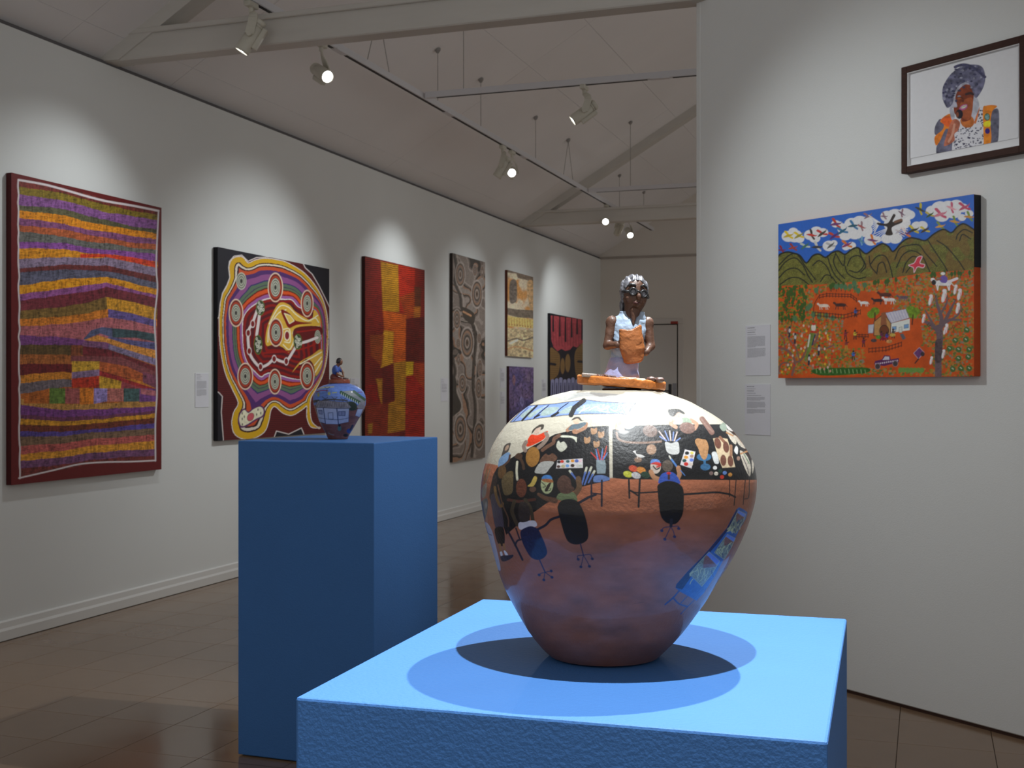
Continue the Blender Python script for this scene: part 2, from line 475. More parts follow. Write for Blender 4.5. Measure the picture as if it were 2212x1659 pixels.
def smooth_open(P, n=6):
    P = np.asarray(P, float)
    if len(P) < 3: return P
    Q = np.vstack([2 * P[0] - P[1], P, 2 * P[-1] - P[-2]]); out = []
    for i in range(1, len(Q) - 2):
        a, b, c, d = Q[i - 1:i + 3]
        for t in np.linspace(0, 1, n, endpoint=False):
            out.append(.5 * (2 * b + (c - a) * t + (2 * a - 5 * b + 4 * c - d) * t * t + (3 * b - a - 3 * c + d) * t ** 3))
    out.append(P[-1]); return np.array(out)
class Art:
    def __init__(s, X, Y, base):
        s.X, s.Y = X.ravel(), Y.ravel(); s.C = np.tile(lin(base), (len(s.X), 1))
        s.k, s.ox, s.oy, s.aa = 1.0, 0.0, 0.0, .7
        s.rng = random.Random(7)
    def frame(s, k, ox, oy): s.k, s.ox, s.oy = k, ox, oy; return s
    @property
    def x(s): return (s.X - s.ox) * s.k
    @property
    def y(s): return (s.Y - s.oy) * s.k
    def tr(s, P):
        P = np.asarray(P, float); return np.column_stack([P[:, 0] / s.k + s.ox, P[:, 1] / s.k + s.oy])
    def near(s, P, pad):
        a, b = P.min(0) - pad, P.max(0) + pad
        return np.nonzero((s.X > a[0]) & (s.X < b[0]) & (s.Y > a[1]) & (s.Y < b[1]))[0]
    def put(s, I, al, col, var=0.0, vs=.25):
        c = lin(col)[None, :] if not isinstance(col, np.ndarray) or col.ndim == 1 else col
        if var: c = c * (1 + var * 2 * fbm(s.X[I] * vs, s.Y[I] * vs, 11))[:, None]
        al = np.clip(al, 0, 1)[:, None]
        s.C[I] = s.C[I] * (1 - al) + c * al
    def sd(s, P, I):
        """signed distance to the closed outline P (photo px), positive inside"""
        x, y = s.X[I], s.Y[I]; d2 = np.full(len(I), 1e12); ins = np.zeros(len(I), bool)
        for k in range(len(P)):
            a, b = P[k - 1], P[k]; e = b - a; L = e @ e + 1e-12
            wx, wy = x - a[0], y - a[1]; t = np.clip((wx * e[0] + wy * e[1]) / L, 0, 1)
            d2 = np.minimum(d2, (wx - t * e[0]) ** 2 + (wy - t * e[1]) ** 2)
            if a[1] != b[1]:
                c = ((a[1] > y) != (b[1] > y)) & (x < a[0] + e[0] * (y - a[1]) / e[1]); ins ^= c
        return np.where(ins, 1, -1) * np.sqrt(d2)
    def poly(s, P, col, curve=True, var=0.06, vs=.25, line=None, lw=0, soft=None):
        P = s.tr(smooth_closed(P, 5) if curve else P); so = soft or s.aa
        I = s.near(P, so + lw + 1)
        if not len(I): return s
        d = s.sd(P, I)
        if col is not None: s.put(I, d / (2 * so) + .5, col, var, vs)
        if line is not None: s.put(I, (lw / 2 - np.abs(d)) / (2 * s.aa) + .5, line)
        return s
    def line(s, P, w, col, curve=True, var=0.0, taper=None, vs=.25):
        P = np.asarray(P, float); P = s.tr(smooth_open(P, 5) if curve else P); w = w / s.k
        I = s.near(P, w + 1)
        if not len(I): return s
        x, y = s.X[I], s.Y[I]; best = np.full(len(I), -1e9); n = len(P) - 1
        for k in range(n):
            a, b = P[k], P[k + 1]; e = b - a; L = e @ e + 1e-12
            wx, wy = x - a[0], y - a[1]; t = np.clip((wx * e[0] + wy * e[1]) / L, 0, 1)
            d = np.sqrt((wx - t * e[0]) ** 2 + (wy - t * e[1]) ** 2)
            ww = w if taper is None else w * (taper[0] + (taper[1] - taper[0]) * (k + t) / n)
            best = np.maximum(best, ww / 2 - d)
        s.put(I, best / (2 * s.aa) + .5, col, var, vs); return s
    def ell(s, cx, cy, rx, ry, col, ang=0, var=0.06, line=None, lw=0, vs=.25):
        cx, cy, rx, ry = cx / s.k + s.ox, cy / s.k + s.oy, rx / s.k, ry / s.k
        R = max(rx, ry) + 1.5 + lw / s.k
        I = np.nonzero((np.abs(s.X - cx) < R) & (np.abs(s.Y - cy) < R))[0]
        if not len(I): return s
        ca, sa = math.cos(ang), math.sin(ang); dx, dy = s.X[I] - cx, s.Y[I] - cy
        u, v = (dx * ca + dy * sa) / rx, (-dx * sa + dy * ca) / ry
        q = np.sqrt(u * u + v * v) + 1e-9; d = (1 - q) * min(rx, ry) if rx != ry else (1 - q) * rx
        if col is not None: s.put(I, d / (2 * s.aa) + .5, col, var, vs)
        if line is not None: s.put(I, (lw / s.k / 2 - np.abs(d)) / (2 * s.aa) + .5, line)
        return s
    def dots(s, pts, r, cols, var=.05):
        for i, (x, y) in enumerate(pts): s.ell(x, y, r, r * 1.1, cols[i % len(cols)], var=var)
        return s
def homography(src, dst):
    A = []
    for (x, y), (u, v) in zip(src, dst):
        A.append([x, y, 1, 0, 0, 0, -u * x, -u * y, -u]); A.append([0, 0, 0, x, y, 1, -v * x, -v * y, -v])
    return np.linalg.svd(np.array(A, float))[2][-1].reshape(3, 3)
def hmap(H, U, V):
    w = H[2, 0] * U + H[2, 1] * V + H[2, 2]
    return (H[0, 0] * U + H[0, 1] * V + H[0, 2]) / w, (H[1, 0] * U + H[1, 1] * V + H[1, 2]) / w
def grid_faces(nr, nc, wrap=False):
    r = np.arange(nr - 1)[:, None]; c = np.arange(nc if wrap else nc - 1)[None, :]
    c2 = (c + 1) % nc
    return np.stack([r * nc + c, r * nc + c2, (r + 1) * nc + c2, (r + 1) * nc + c], -1).reshape(-1, 4)

# ------------------------------------------------------------------ clay by code: smooth blended volumes
def smin(a, b, k): h = np.clip(.5 + .5 * (b - a) / k, 0, 1); return b * (1 - h) + a * h - k * h * (1 - h)
def smax(a, b, k): return -smin(-a, -b, k)
def s_ell(P, c, r, R=None):
    q = P - np.asarray(c); q = q @ R if R is not None else q
    r = np.asarray(r, float); k0 = np.linalg.norm(q / r, axis=-1); k1 = np.linalg.norm(q / (r * r), axis=-1) + 1e-12
    return k0 * (k0 - 1) / k1
def s_cap(P, a, b, ra, rb):
    a, b = np.asarray(a, float), np.asarray(b, float); e = b - a
    t = np.clip(((P - a) @ e) / (e @ e), 0, 1)
    return np.linalg.norm(P - a - t[..., None] * e, axis=-1) - (ra + (rb - ra) * t)
def s_box(P, c, h, r=0.0, R=None):
    q = P - np.asarray(c); q = q @ R if R is not None else q
    q = np.abs(q) - (np.asarray(h) - r)
    return np.linalg.norm(np.maximum(q, 0), axis=-1) + np.minimum(q.max(-1), 0) - r
def rotz(a): c, s = math.cos(a), math.sin(a); return np.array([[c, -s, 0], [s, c, 0], [0, 0, 1.]])
def roty(a): c, s = math.cos(a), math.sin(a); return np.array([[c, 0, s], [0, 1, 0], [-s, 0, c]])
def rotx(a): c, s = math.cos(a), math.sin(a); return np.array([[1, 0, 0], [0, c, -s], [0, s, c]])
def clay(f, lo, hi, h):
    """surface nets of f<0 inside the bounds"""
    lo, hi = np.array(lo, float), np.array(hi, float); n = np.ceil((hi - lo) / h).astype(int) + 1
    ax = [lo[i] + h * np.arange(n[i]) for i in range(3)]
    G = np.stack(np.meshgrid(*ax, indexing='ij'), -1)
    D = f(G.reshape(-1, 3)).reshape(n)
    S = D < 0
    cs = n - 1
    tot = np.zeros((*cs, 3)); cnt = np.zeros(cs)
    base = np.stack(np.meshgrid(*[np.arange(c) for c in cs], indexing='ij'), -1).astype(float)
    def sl(o): return tuple(slice(o[i], o[i] + cs[i]) for i in range(3))
    corners = [(i, j, k) for i in (0, 1) for j in (0, 1) for k in (0, 1)]
    for a in corners:
        for axn in range(3):
            if a[axn] == 0:
                b = list(a); b[axn] = 1
                da, db = D[sl(a)], D[sl(b)]; m = (da < 0) != (db < 0)
                t = np.where(m, da / np.where(m, da - db, 1), 0)
                p = base + np.array(a); p[..., axn] += t
                tot += np.where(m[..., None], p, 0); cnt += m
    act = cnt > 0; idx = -np.ones(cs, int); idx[act] = np.arange(act.sum())
    V = lo + h * (tot[act] / cnt[act][:, None])
    Q = []
    for axn in range(3):
        a, b = [(1, 2), (2, 0), (0, 1)][axn]
        s1 = [slice(None)] * 3; s1[axn] = slice(0, n[axn] - 1); s2 = list(s1); s2[axn] = slice(1, n[axn])
        A, B = S[tuple(s1)], S[tuple(s2)]
        cr = np.argwhere(A != B)
        cr = cr[(cr[:, a] > 0) & (cr[:, b] > 0) & (cr[:, a] < cs[a]) & (cr[:, b] < cs[b])]
        inside = A[tuple(cr.T)]
        def at(da, db):
            c = cr.copy(); c[:, a] -= da; c[:, b] -= db; return idx[tuple(c.T)]
        q = np.stack([at(1, 1), at(0, 1), at(0, 0), at(1, 0)], -1)
        q[~inside] = q[~inside][:, ::-1]; Q.append(q)
    return V, np.vstack(Q)
# ------------------------------------------------------------------ the two blue plinths
BLUE = mat('plinth_blue', (0.040, 0.155, 0.43), .72, .5, .035, 6, 0.0009, 210)
h1 = 0.36; PZ = CH - h1
cs_ = np.array([on_z(*p, PZ)[:2] for p in ((613, 1508), (1768, 1596), (1843, 1334), (1050, 1297))])
def fit_rect(c):
    ctr = c.mean(0); u = (c[1] - c[0]) + (c[2] - c[3]); v = (c[3] - c[0]) + (c[2] - c[1])
    lu = np.linalg.norm(u) / 2; lv = np.linalg.norm(v) / 2
    au = math.atan2(u[1], u[0]); av = math.atan2(v[1], v[0]) - math.pi / 2
    a = (au * lu + av * lv) / (lu + lv)
    return ctr, a, lu, lv
pc, pang, plu, plv = fit_rect(cs_)
def plinth(ctr, ang, lu, lv, h, label):
    t = thing('display_plinth', (*ctr, 0), label, 'plinth', 'blue display plinths')
    M = np.eye(4); M[:3, :3] = rotz(ang); M[:2, 3] = ctr
    MB().box((-lu / 2, -lv / 2, .004), (lu / 2, lv / 2, h), .0035, M, 2).build('plinth_box', BLUE, t)
    MB().box((-lu / 2 + .012, -lv / 2 + .012, 0), (lu / 2 - .012, lv / 2 - .012, .01), 0, M).build('base_recess', GROOVE, t)
    return t
plinth(pc, pang, plu, plv, PZ, 'wide blue plinth carrying the large studio-scene pot')
# second one: from its foot on the floor
q0, q1 = on_z(514, 1632, 0)[:2], on_z(808, 1668, 0)[:2]
w2 = np.linalg.norm(q1 - q0); d2 = (q1 - q0) / w2; n2 = np.array([-d2[1], d2[0]])
P2Z = CH - (957 - HY) / F * (-q1[0] * sY + q1[1] * cY)
c2 = (q0 + q1) / 2 + n2 * w2 / 2
plinth(c2, math.atan2(d2[1], d2[0]), w2, w2, P2Z, 'tall narrow blue plinth carrying the small blue house pot')
print('plinth1', pc, math.degrees(pang), plu, plv, 'plinth2', c2, w2, P2Z)
# ------------------------------------------------------------------ the large pot
Zb = F * h1 / (1416.6 - HY)
POT = cam2world((1312 - CX) * Zb / F, Zb)
PXM = Zb / F                                     # metres per photo pixel at the pot's axis
def pz(py): return CH - (py - HY) * PXM
silL = [(841, 1250), (848, 1215), (856, 1182), (866, 1159), (879, 1137), (893, 1118), (908, 1101), (925, 1086), (944, 1072), (968, 1059), (993, 1049), (1020, 1041), (1048, 1037), (1075, 1036), (1101, 1040), (1135, 1047), (1172, 1058), (1210, 1069), (1246, 1080), (1275, 1092), (1304, 1107.6), (1330, 1122), (1357, 1138), (1380, 1155), (1400, 1172), (1416, 1190), (1425, 1204)]
silR = [(841, 1420), (851, 1442), (866, 1488), (880, 1512), (892, 1534), (906, 1555), (921, 1573), (938, 1588), (957, 1602), (983, 1618.5), (1005, 1627), (1031, 1631), (1055, 1630.5), (1080, 1627), (1105, 1620), (1129, 1612), (1160, 1599), (1191, 1584), (1216, 1569), (1240, 1553), (1266, 1538), (1292, 1522.6), (1335, 1492), (1360, 1473), (1381, 1455), (1400, 1436), (1415, 1421), (1425, 1410)]
def prof_at(py):
    l = np.interp(py, *zip(*silL)); r = np.interp(py, *zip(*silR))
    return (l + r) / 2, (r - l) / 2
rows_py = np.concatenate([np.linspace(843, 1412, 560)])
cxs, rs = prof_at(rows_py)
def sm(a, n=21):
    k = np.hanning(n + 2)[1:-1]; k /= k.sum(); p = np.pad(a, n // 2, mode='reflect', reflect_type='odd'); return np.convolve(p, k, 'valid')
cxs, rs = sm(cxs, 31), sm(rs, 15)
alpha = np.arctan(rs / F); R_m = Zb * np.sin(alpha)
shift = (cxs - 1312) * PXM                        # the axis leans a little to the right
zz = pz(rows_py)
# close the top with a mouth and the bottom with a foot
right = np.array([cY, sY]); fwd = np.array([-sY, cY])
def pot_mesh(R_m, zz, shift, centre, front_cols, back_cols, zbase):
    th = np.concatenate([np.linspace(-math.pi / 2 * 1.04, math.pi / 2 * 1.04, front_cols), np.linspace(math.pi / 2 * 1.04, 2 * math.pi - math.pi / 2 * 1.04, back_cols + 2)[1:-1]])
    T, Rr = np.meshgrid(th, R_m); Zz = np.repeat(zz[:, None], len(th), 1); Sh = np.repeat(shift[:, None], len(th), 1)
    sx = np.sin(T) * Rr + Sh; sf = -np.cos(T) * Rr
    V = np.stack([centre[0] + sx * right[0] + sf * fwd[0], centre[1] + sx * right[1] + sf * fwd[1], Zz], -1)
    sfm = -np.abs(np.cos(T)) * Rr                    # the far side repeats the near side's picture
    W = np.stack([centre[0] + sx * right[0] + sfm * fwd[0], centre[1] + sx * right[1] + sfm * fwd[1], Zz], -1)
    return V, W, len(th)
V1, W1, NC = pot_mesh(R_m, zz, shift, POT, 860, 190, PZ)
pu, pv = project(W1)
CREAM, BROWN, BLACK = (212, 205, 187), (150, 90, 63), (20, 20, 24)
A = Art(pu, pv, CREAM)
def paint_pot(A):
    X, Y = A.X, A.Y
    nse = fbm(X * .02, Y * .05, 3, 4)
    # warm clay floor, streaked
    fl = 1060 + 0 * X
    edge = np.interp(X, [1030, 1055, 1074, 1100, 1640], [1000, 1000, 1004, 1030, 1034])
    m = np.clip((Y - edge) / 2, 0, 1)
    br = 1.78 * lin(BROWN) * (1 + .35 * nse + .18 * fbm(X * .012, Y * .012, 9, 3))[:, None]
    viol = 1.78 * lin((124, 97, 96)) * (1 + .25 * nse)[:, None]
    mixv = np.clip((fbm(X * .008 + 4, Y * .012, 21, 3) + .45) * .9 * np.clip((Y - 1110) / 90, 0, 1), 0, .8)[:, None]
    br = br * (1 - mixv) + viol * mixv
    A.C = A.C * (1 - m[:, None]) + br * m[:, None]
    A.C *= (1 + .05 * fbm(X * .05, Y * .2, 5))[:, None]
    # ---- left half, read from the crop at (1030, 840)
    A.frame(5.926, 1030, 840)
    A.poly([(1020, 155), (1110, 95), (1240, 55), (1420, 40), (1640, 55), (1837, 70), (2050, 90), (1930, 160), (1837, 165), (1500, 95), (1300, 100), (1150, 150)], (190, 190, 184), var=.15)
    for k in range(5): A.line([(1130 + 40 * k, 150 - 22 * k), (1400, 92 - 9 * k), (1800, 120 - 12 * k)], 7, (160, 162, 162))
    A.poly([(425, 428), (560, 290), (660, 215), (800, 205), (1010, 190), (1180, 165), (1400, 140), (1600, 165), (1837, 178), (2035, 182), (1935, 330), (1837, 318), (1400, 320), (1100, 340), (800, 375), (600, 405)], (133, 160, 222), False, .05, line=(40, 42, 50), lw=1.4)
    pa_ = lambda P: A.poly(P, (163, 182, 180), True, .15, .4)
    pa_([(560, 340), (700, 240), (690, 290), (600, 370)]); pa_([(660, 330), (860, 225), (800, 290), (690, 370)]); pa_([(810, 330), (900, 240), (1050, 235), (1000, 300), (880, 345)])
    pa_([(1040, 310), (1200, 220), (1240, 250), (1180, 310)]); pa_([(1280, 280), (1360, 210), (1560, 190), (1700, 215), (1640, 270), (1450, 290)])
    for P in ([(1310, 310), (1380, 240), (1370, 215)], [(1350, 280), (1440, 235)], [(1440, 270), (1530, 225), (1560, 250), (1620, 265), (1660, 230), (1680, 280)], [(1560, 280), (1630, 290), (1700, 300)], [(1715, 260), (1760, 285), (1800, 275)]): A.line(P, 11, (222, 236, 214))
    K = (34, 35, 40)
    A.line([(1370, 150), (1250, 240), (1205, 335)], 62, K, False); A.line([(770, 215), (660, 320), (580, 405)], 24, K, False)
    A.line([(920, 210), (800, 310), (725, 385)], 12, K); A.line([(1170, 180), (1060, 260), (1000, 345)], 12, K); A.line([(660, 235), (560, 330), (470, 415)], 8, K)
    A.line([(740, 365), (800, 335)], 22, K); A.line([(960, 350), (1040, 305)], 30, K); A.line([(2030, 185), (1975, 250), (1955, 330)], 26, (70, 72, 80))
    # the long black table
    A.poly([(1690, 478), (1660, 472), (1500, 482), (1380, 495), (1300, 520), (1150, 545), (1000, 580), (850, 660), (700, 740), (600, 800), (480, 860), (400, 910), (330, 960), (260, 1010), (215, 1090), (210, 1180), (240, 1350), (290, 1560), (340, 1760), (375, 1870), (480, 1780), (640, 1640), (760, 1560), (900, 1460), (1050, 1410), (1180, 1340), (1320, 1260), (1480, 1220), (1600, 1195), (1700, 1175)], BLACK, False, .1)
    A.poly([(1735, 520), (1837, 500), (2000, 470), (2600, 455), (3150, 452), (3330, 460), (3480, 560), (3560, 700), (3600, 900), (3600, 1165), (3300, 1168), (2500, 1162), (1900, 1158), (1740, 1140)], BLACK, False, .1)
    # people behind the table
    SK = (176, 128, 98)
    A.poly([(315, 880), (330, 800), (360, 720), (430, 690), (425, 740), (395, 810)], (84, 76, 70)); A.ell(385, 755, 18, 40, (190, 160, 136), .5)
    A.poly([(275, 950), (300, 880), (395, 812), (430, 840), (400, 920), (285, 1000)], (134, 170, 212)); A.line([(425, 850), (400, 930), (290, 1020)], 26, (90, 64, 52))
    A.ell(775, 535, 36, 55, (206, 178, 160), .6); A.poly([(700, 575), (720, 520), (800, 460), (858, 458), (850, 510), (815, 525), (820, 490), (760, 510), (715, 565)], (74, 68, 60))
    A.poly([(635, 700), (690, 590), (780, 590), (895, 540), (905, 560), (860, 640), (760, 700), (650, 740)], (226, 66, 30)); A.line([(885, 570), (905, 620), (850, 700), (790, 750)], 48, (150, 130, 118)); A.line([(630, 680), (600, 740), (620, 790)], 48, (150, 130, 118))
    A.ell(1275, 405, 45, 48, (224, 190, 164)); A.poly([(1210, 400), (1250, 365), (1310, 360), (1345, 400), (1375, 408), (1330, 412), (1290, 380), (1230, 400)], (68, 66, 64))
    A.line([(1160, 530), (1220, 480)], 46, SK); A.line([(1400, 450), (1380, 500), (1270, 555)], 44, SK)
    A.poly([(1170, 520), (1220, 460), (1300, 445), (1380, 425), (1400, 450), (1330, 500), (1240, 525)], (96, 112, 122)); A.ell(1258, 545, 38, 32, SK)
    # things on the left table
    A.line([(1060, 595), (990, 640), (980, 690), (900, 740), (840, 785)], 44, (112, 80, 64), True, .15)
    A.ell(716, 870, 88, 128, (164, 116, 56), .15, .12)
    for cx, cy in ((1498, 538), (1590, 583), (1412, 655), (1532, 705)):
        A.poly([(cx - 40, cy - 30), (cx - 25, cy - 38), (cx, cy - 25), (cx + 32, cy - 42), (cx + 42, cy - 20), (cx + 36, cy + 25), (cx, cy + 45), (cx - 32, cy + 35)], (178, 134, 94))
    A.poly([(1085, 595), (1200, 600), (1275, 618), (1280, 640), (1275, 685), (1250, 650), (1200, 625), (1085, 620)], (222, 224, 204))
    A.poly([(1030, 680), (1050, 665), (1070, 690), (1115, 675), (1155, 745), (1080, 805), (1020, 745)], (206, 206, 190))
    A.poly([(805, 940), (830, 880), (880, 830), (920, 850), (970, 825), (1030, 880), (990, 930), (900, 945)], (106, 74, 58), True, .2)
    A.poly([(740, 1060), (820, 940), (985, 935), (930, 1020), (880, 1080), (800, 1085)], (180, 180, 176))
    A.line([(500, 870), (560, 900), (590, 960), (600, 1020)], 34, (80, 58, 44)); A.ell(540, 860, 45, 38, (80, 58, 44))
    A.line([(517, 935), (510, 1050), (518, 1160)], 28, (224, 220, 196))
    def palette(P, dots, ang=0):
        A.poly(P, (226, 220, 222), False, .02)
        for x, y, r, c in dots: A.ell(x, y, r * 1.25, r, c)
    palette([(1030, 915), (1355, 890), (1358, 1012), (1015, 1018)], [(1052, 935, 19, (30, 30, 34)), (1092, 930, 19, (214, 56, 36)), (1165, 928, 19, (52, 88, 86)), (1225, 922, 19, (226, 150, 44)), (1278, 922, 21, (80, 104, 180)), (1325, 920, 17, (226, 190, 200)), (1045, 995, 18, (80, 52, 46)), (1105, 990, 21, (188, 180, 140)), (1160, 985, 19, (110, 160, 220)), (1225, 982, 21, (64, 46, 40)), (1290, 985, 19, (210, 208, 206)), (1328, 985, 16, (196, 204, 190))])
    for P, c in (([(1460, 815), (1550, 905)], (204, 52, 40)), ([(1525, 775), (1550, 905)], (104, 140, 206)), ([(1545, 770), (1580, 905)], (204, 52, 40)), ([(1610, 770), (1595, 905)], (104, 140, 206)), ([(1660, 735), (1640, 820), (1610, 905)], (214, 60, 44)), ([(1670, 820), (1625, 895)], (104, 140, 206))): A.line(P, 20, c, taper=(.5, 1))
    A.poly([(1530, 910), (1640, 912), (1655, 1000), (1645, 1085), (1540, 1085), (1530, 990)], (142, 158, 166), False, .1)
    A.poly([(1490, 1170), (1510, 1115), (1600, 1103), (1690, 1135), (1695, 1165), (1600, 1190), (1510, 1195)], (104, 132, 190))
    for a, b in (((1405, 1010), (1345, 1225)), ((1465, 1005), (1380, 1225)), ((1505, 1055), (1430, 1200)), ((1190, 1050), (1270, 1155))):
        a, b = np.array(a, float), np.array(b, float); A.line([a, a + .3 * (b - a)], 28, (206, 208, 190)); A.line([a + .28 * (b - a), b], 24, (92, 122, 196), taper=(1, .8))
    A.ell(322, 1065, 52, 85, (112, 80, 46), .2); A.poly([(320, 1160), (385, 1070), (460, 1060), (465, 1200), (450, 1330), (360, 1360), (325, 1260)], (116, 98, 66), True, .1)
    A.ell(570, 1270, 68, 118, (118, 66, 48), 0, .12); A.ell(322, 1010, 40, 30, (104, 76, 44))
    A.poly([(650, 1245), (690, 1205), (735, 1120), (772, 1140), (750, 1210), (715, 1250)], (206, 178, 92)); A.ell(716, 1285, 42, 36, (110, 80, 66))
    # the little painted pot
    A.ell(898, 1225, 80, 118, (186, 196, 150)); A.poly([(830, 1150), (860, 1110), (930, 1105), (965, 1150), (900, 1165)], (74, 134, 206)); A.poly([(830, 1160), (900, 1150), (965, 1165), (970, 1200), (860, 1190)], (166, 104, 60))
    A.line([(830, 1195), (880, 1245), (850, 1260)], 9, (32, 30, 28)); A.poly([(870, 1300), (910, 1220), (950, 1200), (935, 1250), (900, 1310)], (52, 42, 32)); A.line([(880, 1310), (935, 1300), (940, 1275)], 9, (32, 30, 28))
    # near people, seen from behind
    A.line([(790, 1350), (880, 1400), (1000, 1430)], 66, (112, 76, 56), taper=(.6, 1.1)); A.line([(1300, 1150), (1310, 1260), (1250, 1360)], 70, (112, 84, 60))
    A.poly([(1040, 1420), (1040, 1350), (1120, 1320), (1230, 1320), (1280, 1390), (1260, 1450)], (122, 138, 98)); A.poly([(1030, 1250), (1040, 1160), (1110, 1105), (1190, 1150), (1215, 1240), (1250, 1280), (1180, 1340), (1080, 1330)], (92, 64, 54), True, .2)
    A.line([(400, 1420), (560, 1440), (740, 1415)], 36, (104, 58, 46)); A.line([(480, 1440), (450, 1560), (480, 1660), (520, 1740)], 46, (86, 72, 52)); A.line([(620, 1420), (690, 1540), (720, 1700)], 46, (86, 72, 52))
    A.poly([(500, 1500), (560, 1460), (640, 1490), (680, 1600), (660, 1720), (560, 1730), (510, 1640)], (30, 26, 28))
    # standing woman at the edge
    A.poly([(215, 1090), (160, 1380), (210, 1400), (260, 1180)], (60, 46, 44)); A.poly([(180, 1360), (280, 1380), (330, 1620), (340, 1780), (250, 1800), (200, 1580)], (92, 82, 100)); A.poly([(230, 1790), (340, 1780), (355, 1980), (300, 2010), (255, 1940)], (26, 24, 26))
    A.line([(230, 1260), (250, 1380), (290, 1490), (320, 1500), (330, 1470)], 34, (150, 112, 62)); A.line([(270, 1230), (330, 1480), (400, 1650), (405, 1760)], 16, (120, 84, 64))
    A.poly([(60, 1300), (90, 1230), (130, 1215), (110, 1370), (70, 1390)], (176, 170, 160)); A.poly([(40, 1480), (130, 1400), (135, 1560), (90, 1700), (60, 1640)], (112, 112, 112)); A.ell(118, 1490, 14, 44, (176, 176, 170))
    A.line([(130, 1040), (90, 1180)], 16, (150, 130, 96)); A.line([(170, 1030), (110, 1200)], 14, (150, 130, 96))
    CH_ = (14, 14, 18)
    # ---- right half, crop at (1320, 840)
    A.frame(5.925, 1320, 840)
    A.line([(130, 430), (80, 460), (75, 500), (150, 520)], 46, (206, 168, 146)); A.poly([(140, 430), (190, 390), (300, 400), (310, 470), (230, 515), (160, 490)], (204, 224, 232)); A.ell(265, 375, 60, 48, (216, 190, 178)); A.poly([(195, 350), (220, 310), (290, 305), (345, 330), (330, 360), (260, 335)], (200, 180, 190)); A.line([(215, 325), (270, 315), (335, 335)], 12, (196, 140, 110)); A.ell(250, 305, 30, 9, (186, 194, 222))
    A.ell(500, 540, 95, 75, (120, 96, 86), .3, .2); A.line([(70, 560), (95, 640), (200, 680), (420, 690), (640, 675)], 26, (150, 120, 104)); A.ell(516, 775, 64, 66, (178, 142, 116), 0, .15)
    A.ell(845, 320, 55, 50, (206, 172, 154), .3); A.poly([(725, 275), (780, 255), (870, 260), (940, 305), (930, 325), (860, 300), (810, 350), (760, 345)], (60, 58, 56)); A.line([(790, 410), (760, 440), (830, 490)], 46, (196, 150, 122)); A.line([(1020, 400), (1095, 450), (1070, 510)], 46, (196, 150, 122))
    A.poly([(820, 420), (920, 370), (1000, 380), (1030, 440), (930, 450), (860, 460)], (150, 166, 144)); A.poly([(830, 380), (900, 370), (910, 440), (830, 450)], (204, 206, 202)); A.ell(975, 500, 100, 72, (134, 102, 92), .2, .2)
    A.line([(1165, 385), (1230, 470), (1290, 555)], 68, (134, 100, 90)); A.line([(1145, 375), (1235, 490), (1300, 545)], 24, (150, 118, 106))
    for P, c in (([(615, 545), (700, 655)], (220, 200, 196)), ([(690, 540), (740, 660)], (128, 150, 206)), ([(750, 540), (765, 660)], (224, 206, 198)), ([(800, 555), (790, 660)], (128, 150, 206)), ([(845, 555), (810, 665)], (228, 204, 196)), ([(885, 630), (830, 670)], (128, 150, 206)), ([(625, 610), (710, 665)], (128, 150, 206))): A.line(P, 16, c)
    A.poly([(695, 680), (770, 695), (855, 680), (875, 780), (860, 830), (790, 840), (725, 815), (700, 760)], (208, 208, 206))
    A.poly([(280, 800), (310, 790), (325, 830), (380, 840), (432, 868), (380, 880), (340, 870), (305, 825)], (228, 226, 224)); A.ell(345, 908, 48, 34, (138, 108, 86)); A.line([(340, 860), (338, 890)], 10, (220, 200, 190))
    palette([(945, 775), (1080, 805), (1030, 1018), (885, 970)], [(972, 822, 22, (34, 34, 38)), (1035, 820, 18, (220, 208, 100)), (960, 875, 22, (224, 156, 60)), (1032, 862, 20, (172, 138, 124)), (938, 918, 22, (40, 78, 76)), (1030, 910, 22, (104, 132, 214)), (960, 962, 24, (208, 50, 42)), (1022, 965, 20, (222, 208, 196))])
    A.poly([(1075, 680), (1100, 635), (1170, 645), (1220, 660), (1248, 740), (1235, 820), (1215, 895), (1170, 890), (1125, 780)], (184, 136, 92), True, .12)
    A.ell(1190, 872, 92, 50, (58, 110, 152)); A.line([(1197, 920), (1200, 975)], 30, (58, 110, 152)); A.ell(1208, 1000, 64, 44, (58, 106, 148), 0, .15); A.poly([(1125, 780), (1235, 800), (1215, 895), (1165, 890)], (184, 136, 92), True, .12)
    A.poly([(1305, 635), (1390, 625), (1490, 640), (1520, 740), (1560, 880), (1590, 1000), (1425, 1012), (1370, 880)], (216, 194, 160), False, .05); A.line([(1395, 620), (1450, 680)], 36, (140, 96, 74)); A.line([(1535, 730), (1535, 850)], 36, (160, 118, 90))
    for x, y, r, q, a in ((1365, 695, 42, 74, -.25), (1472, 745, 38, 74, -.15), (1437, 915, 38, 72, -.05), (1528, 925, 36, 72, -.1)): A.ell(x, y, r, q, (112, 70, 56), a, .15)
    A.poly([(1290, 818), (1350, 815), (1380, 945), (1330, 955), (1305, 900)], (214, 216, 216))
    A.poly([(1575, 790), (1600, 730), (1625, 760), (1620, 830), (1600, 830)], (226, 224, 222)); A.ell(1630, 890, 22, 28, (150, 118, 104))
    for x, y, c in ((1330, 1010, (226, 224, 222)), (1282, 1080, (134, 110, 106)), (1345, 1085, (222, 212, 196)), (1398, 1050, (34, 62, 52)), (1455, 1075, (100, 136, 200)), (1525, 1098, (204, 142, 66)), (1420, 1128, (210, 62, 44))): A.ell(x, y, 26, 24, c)
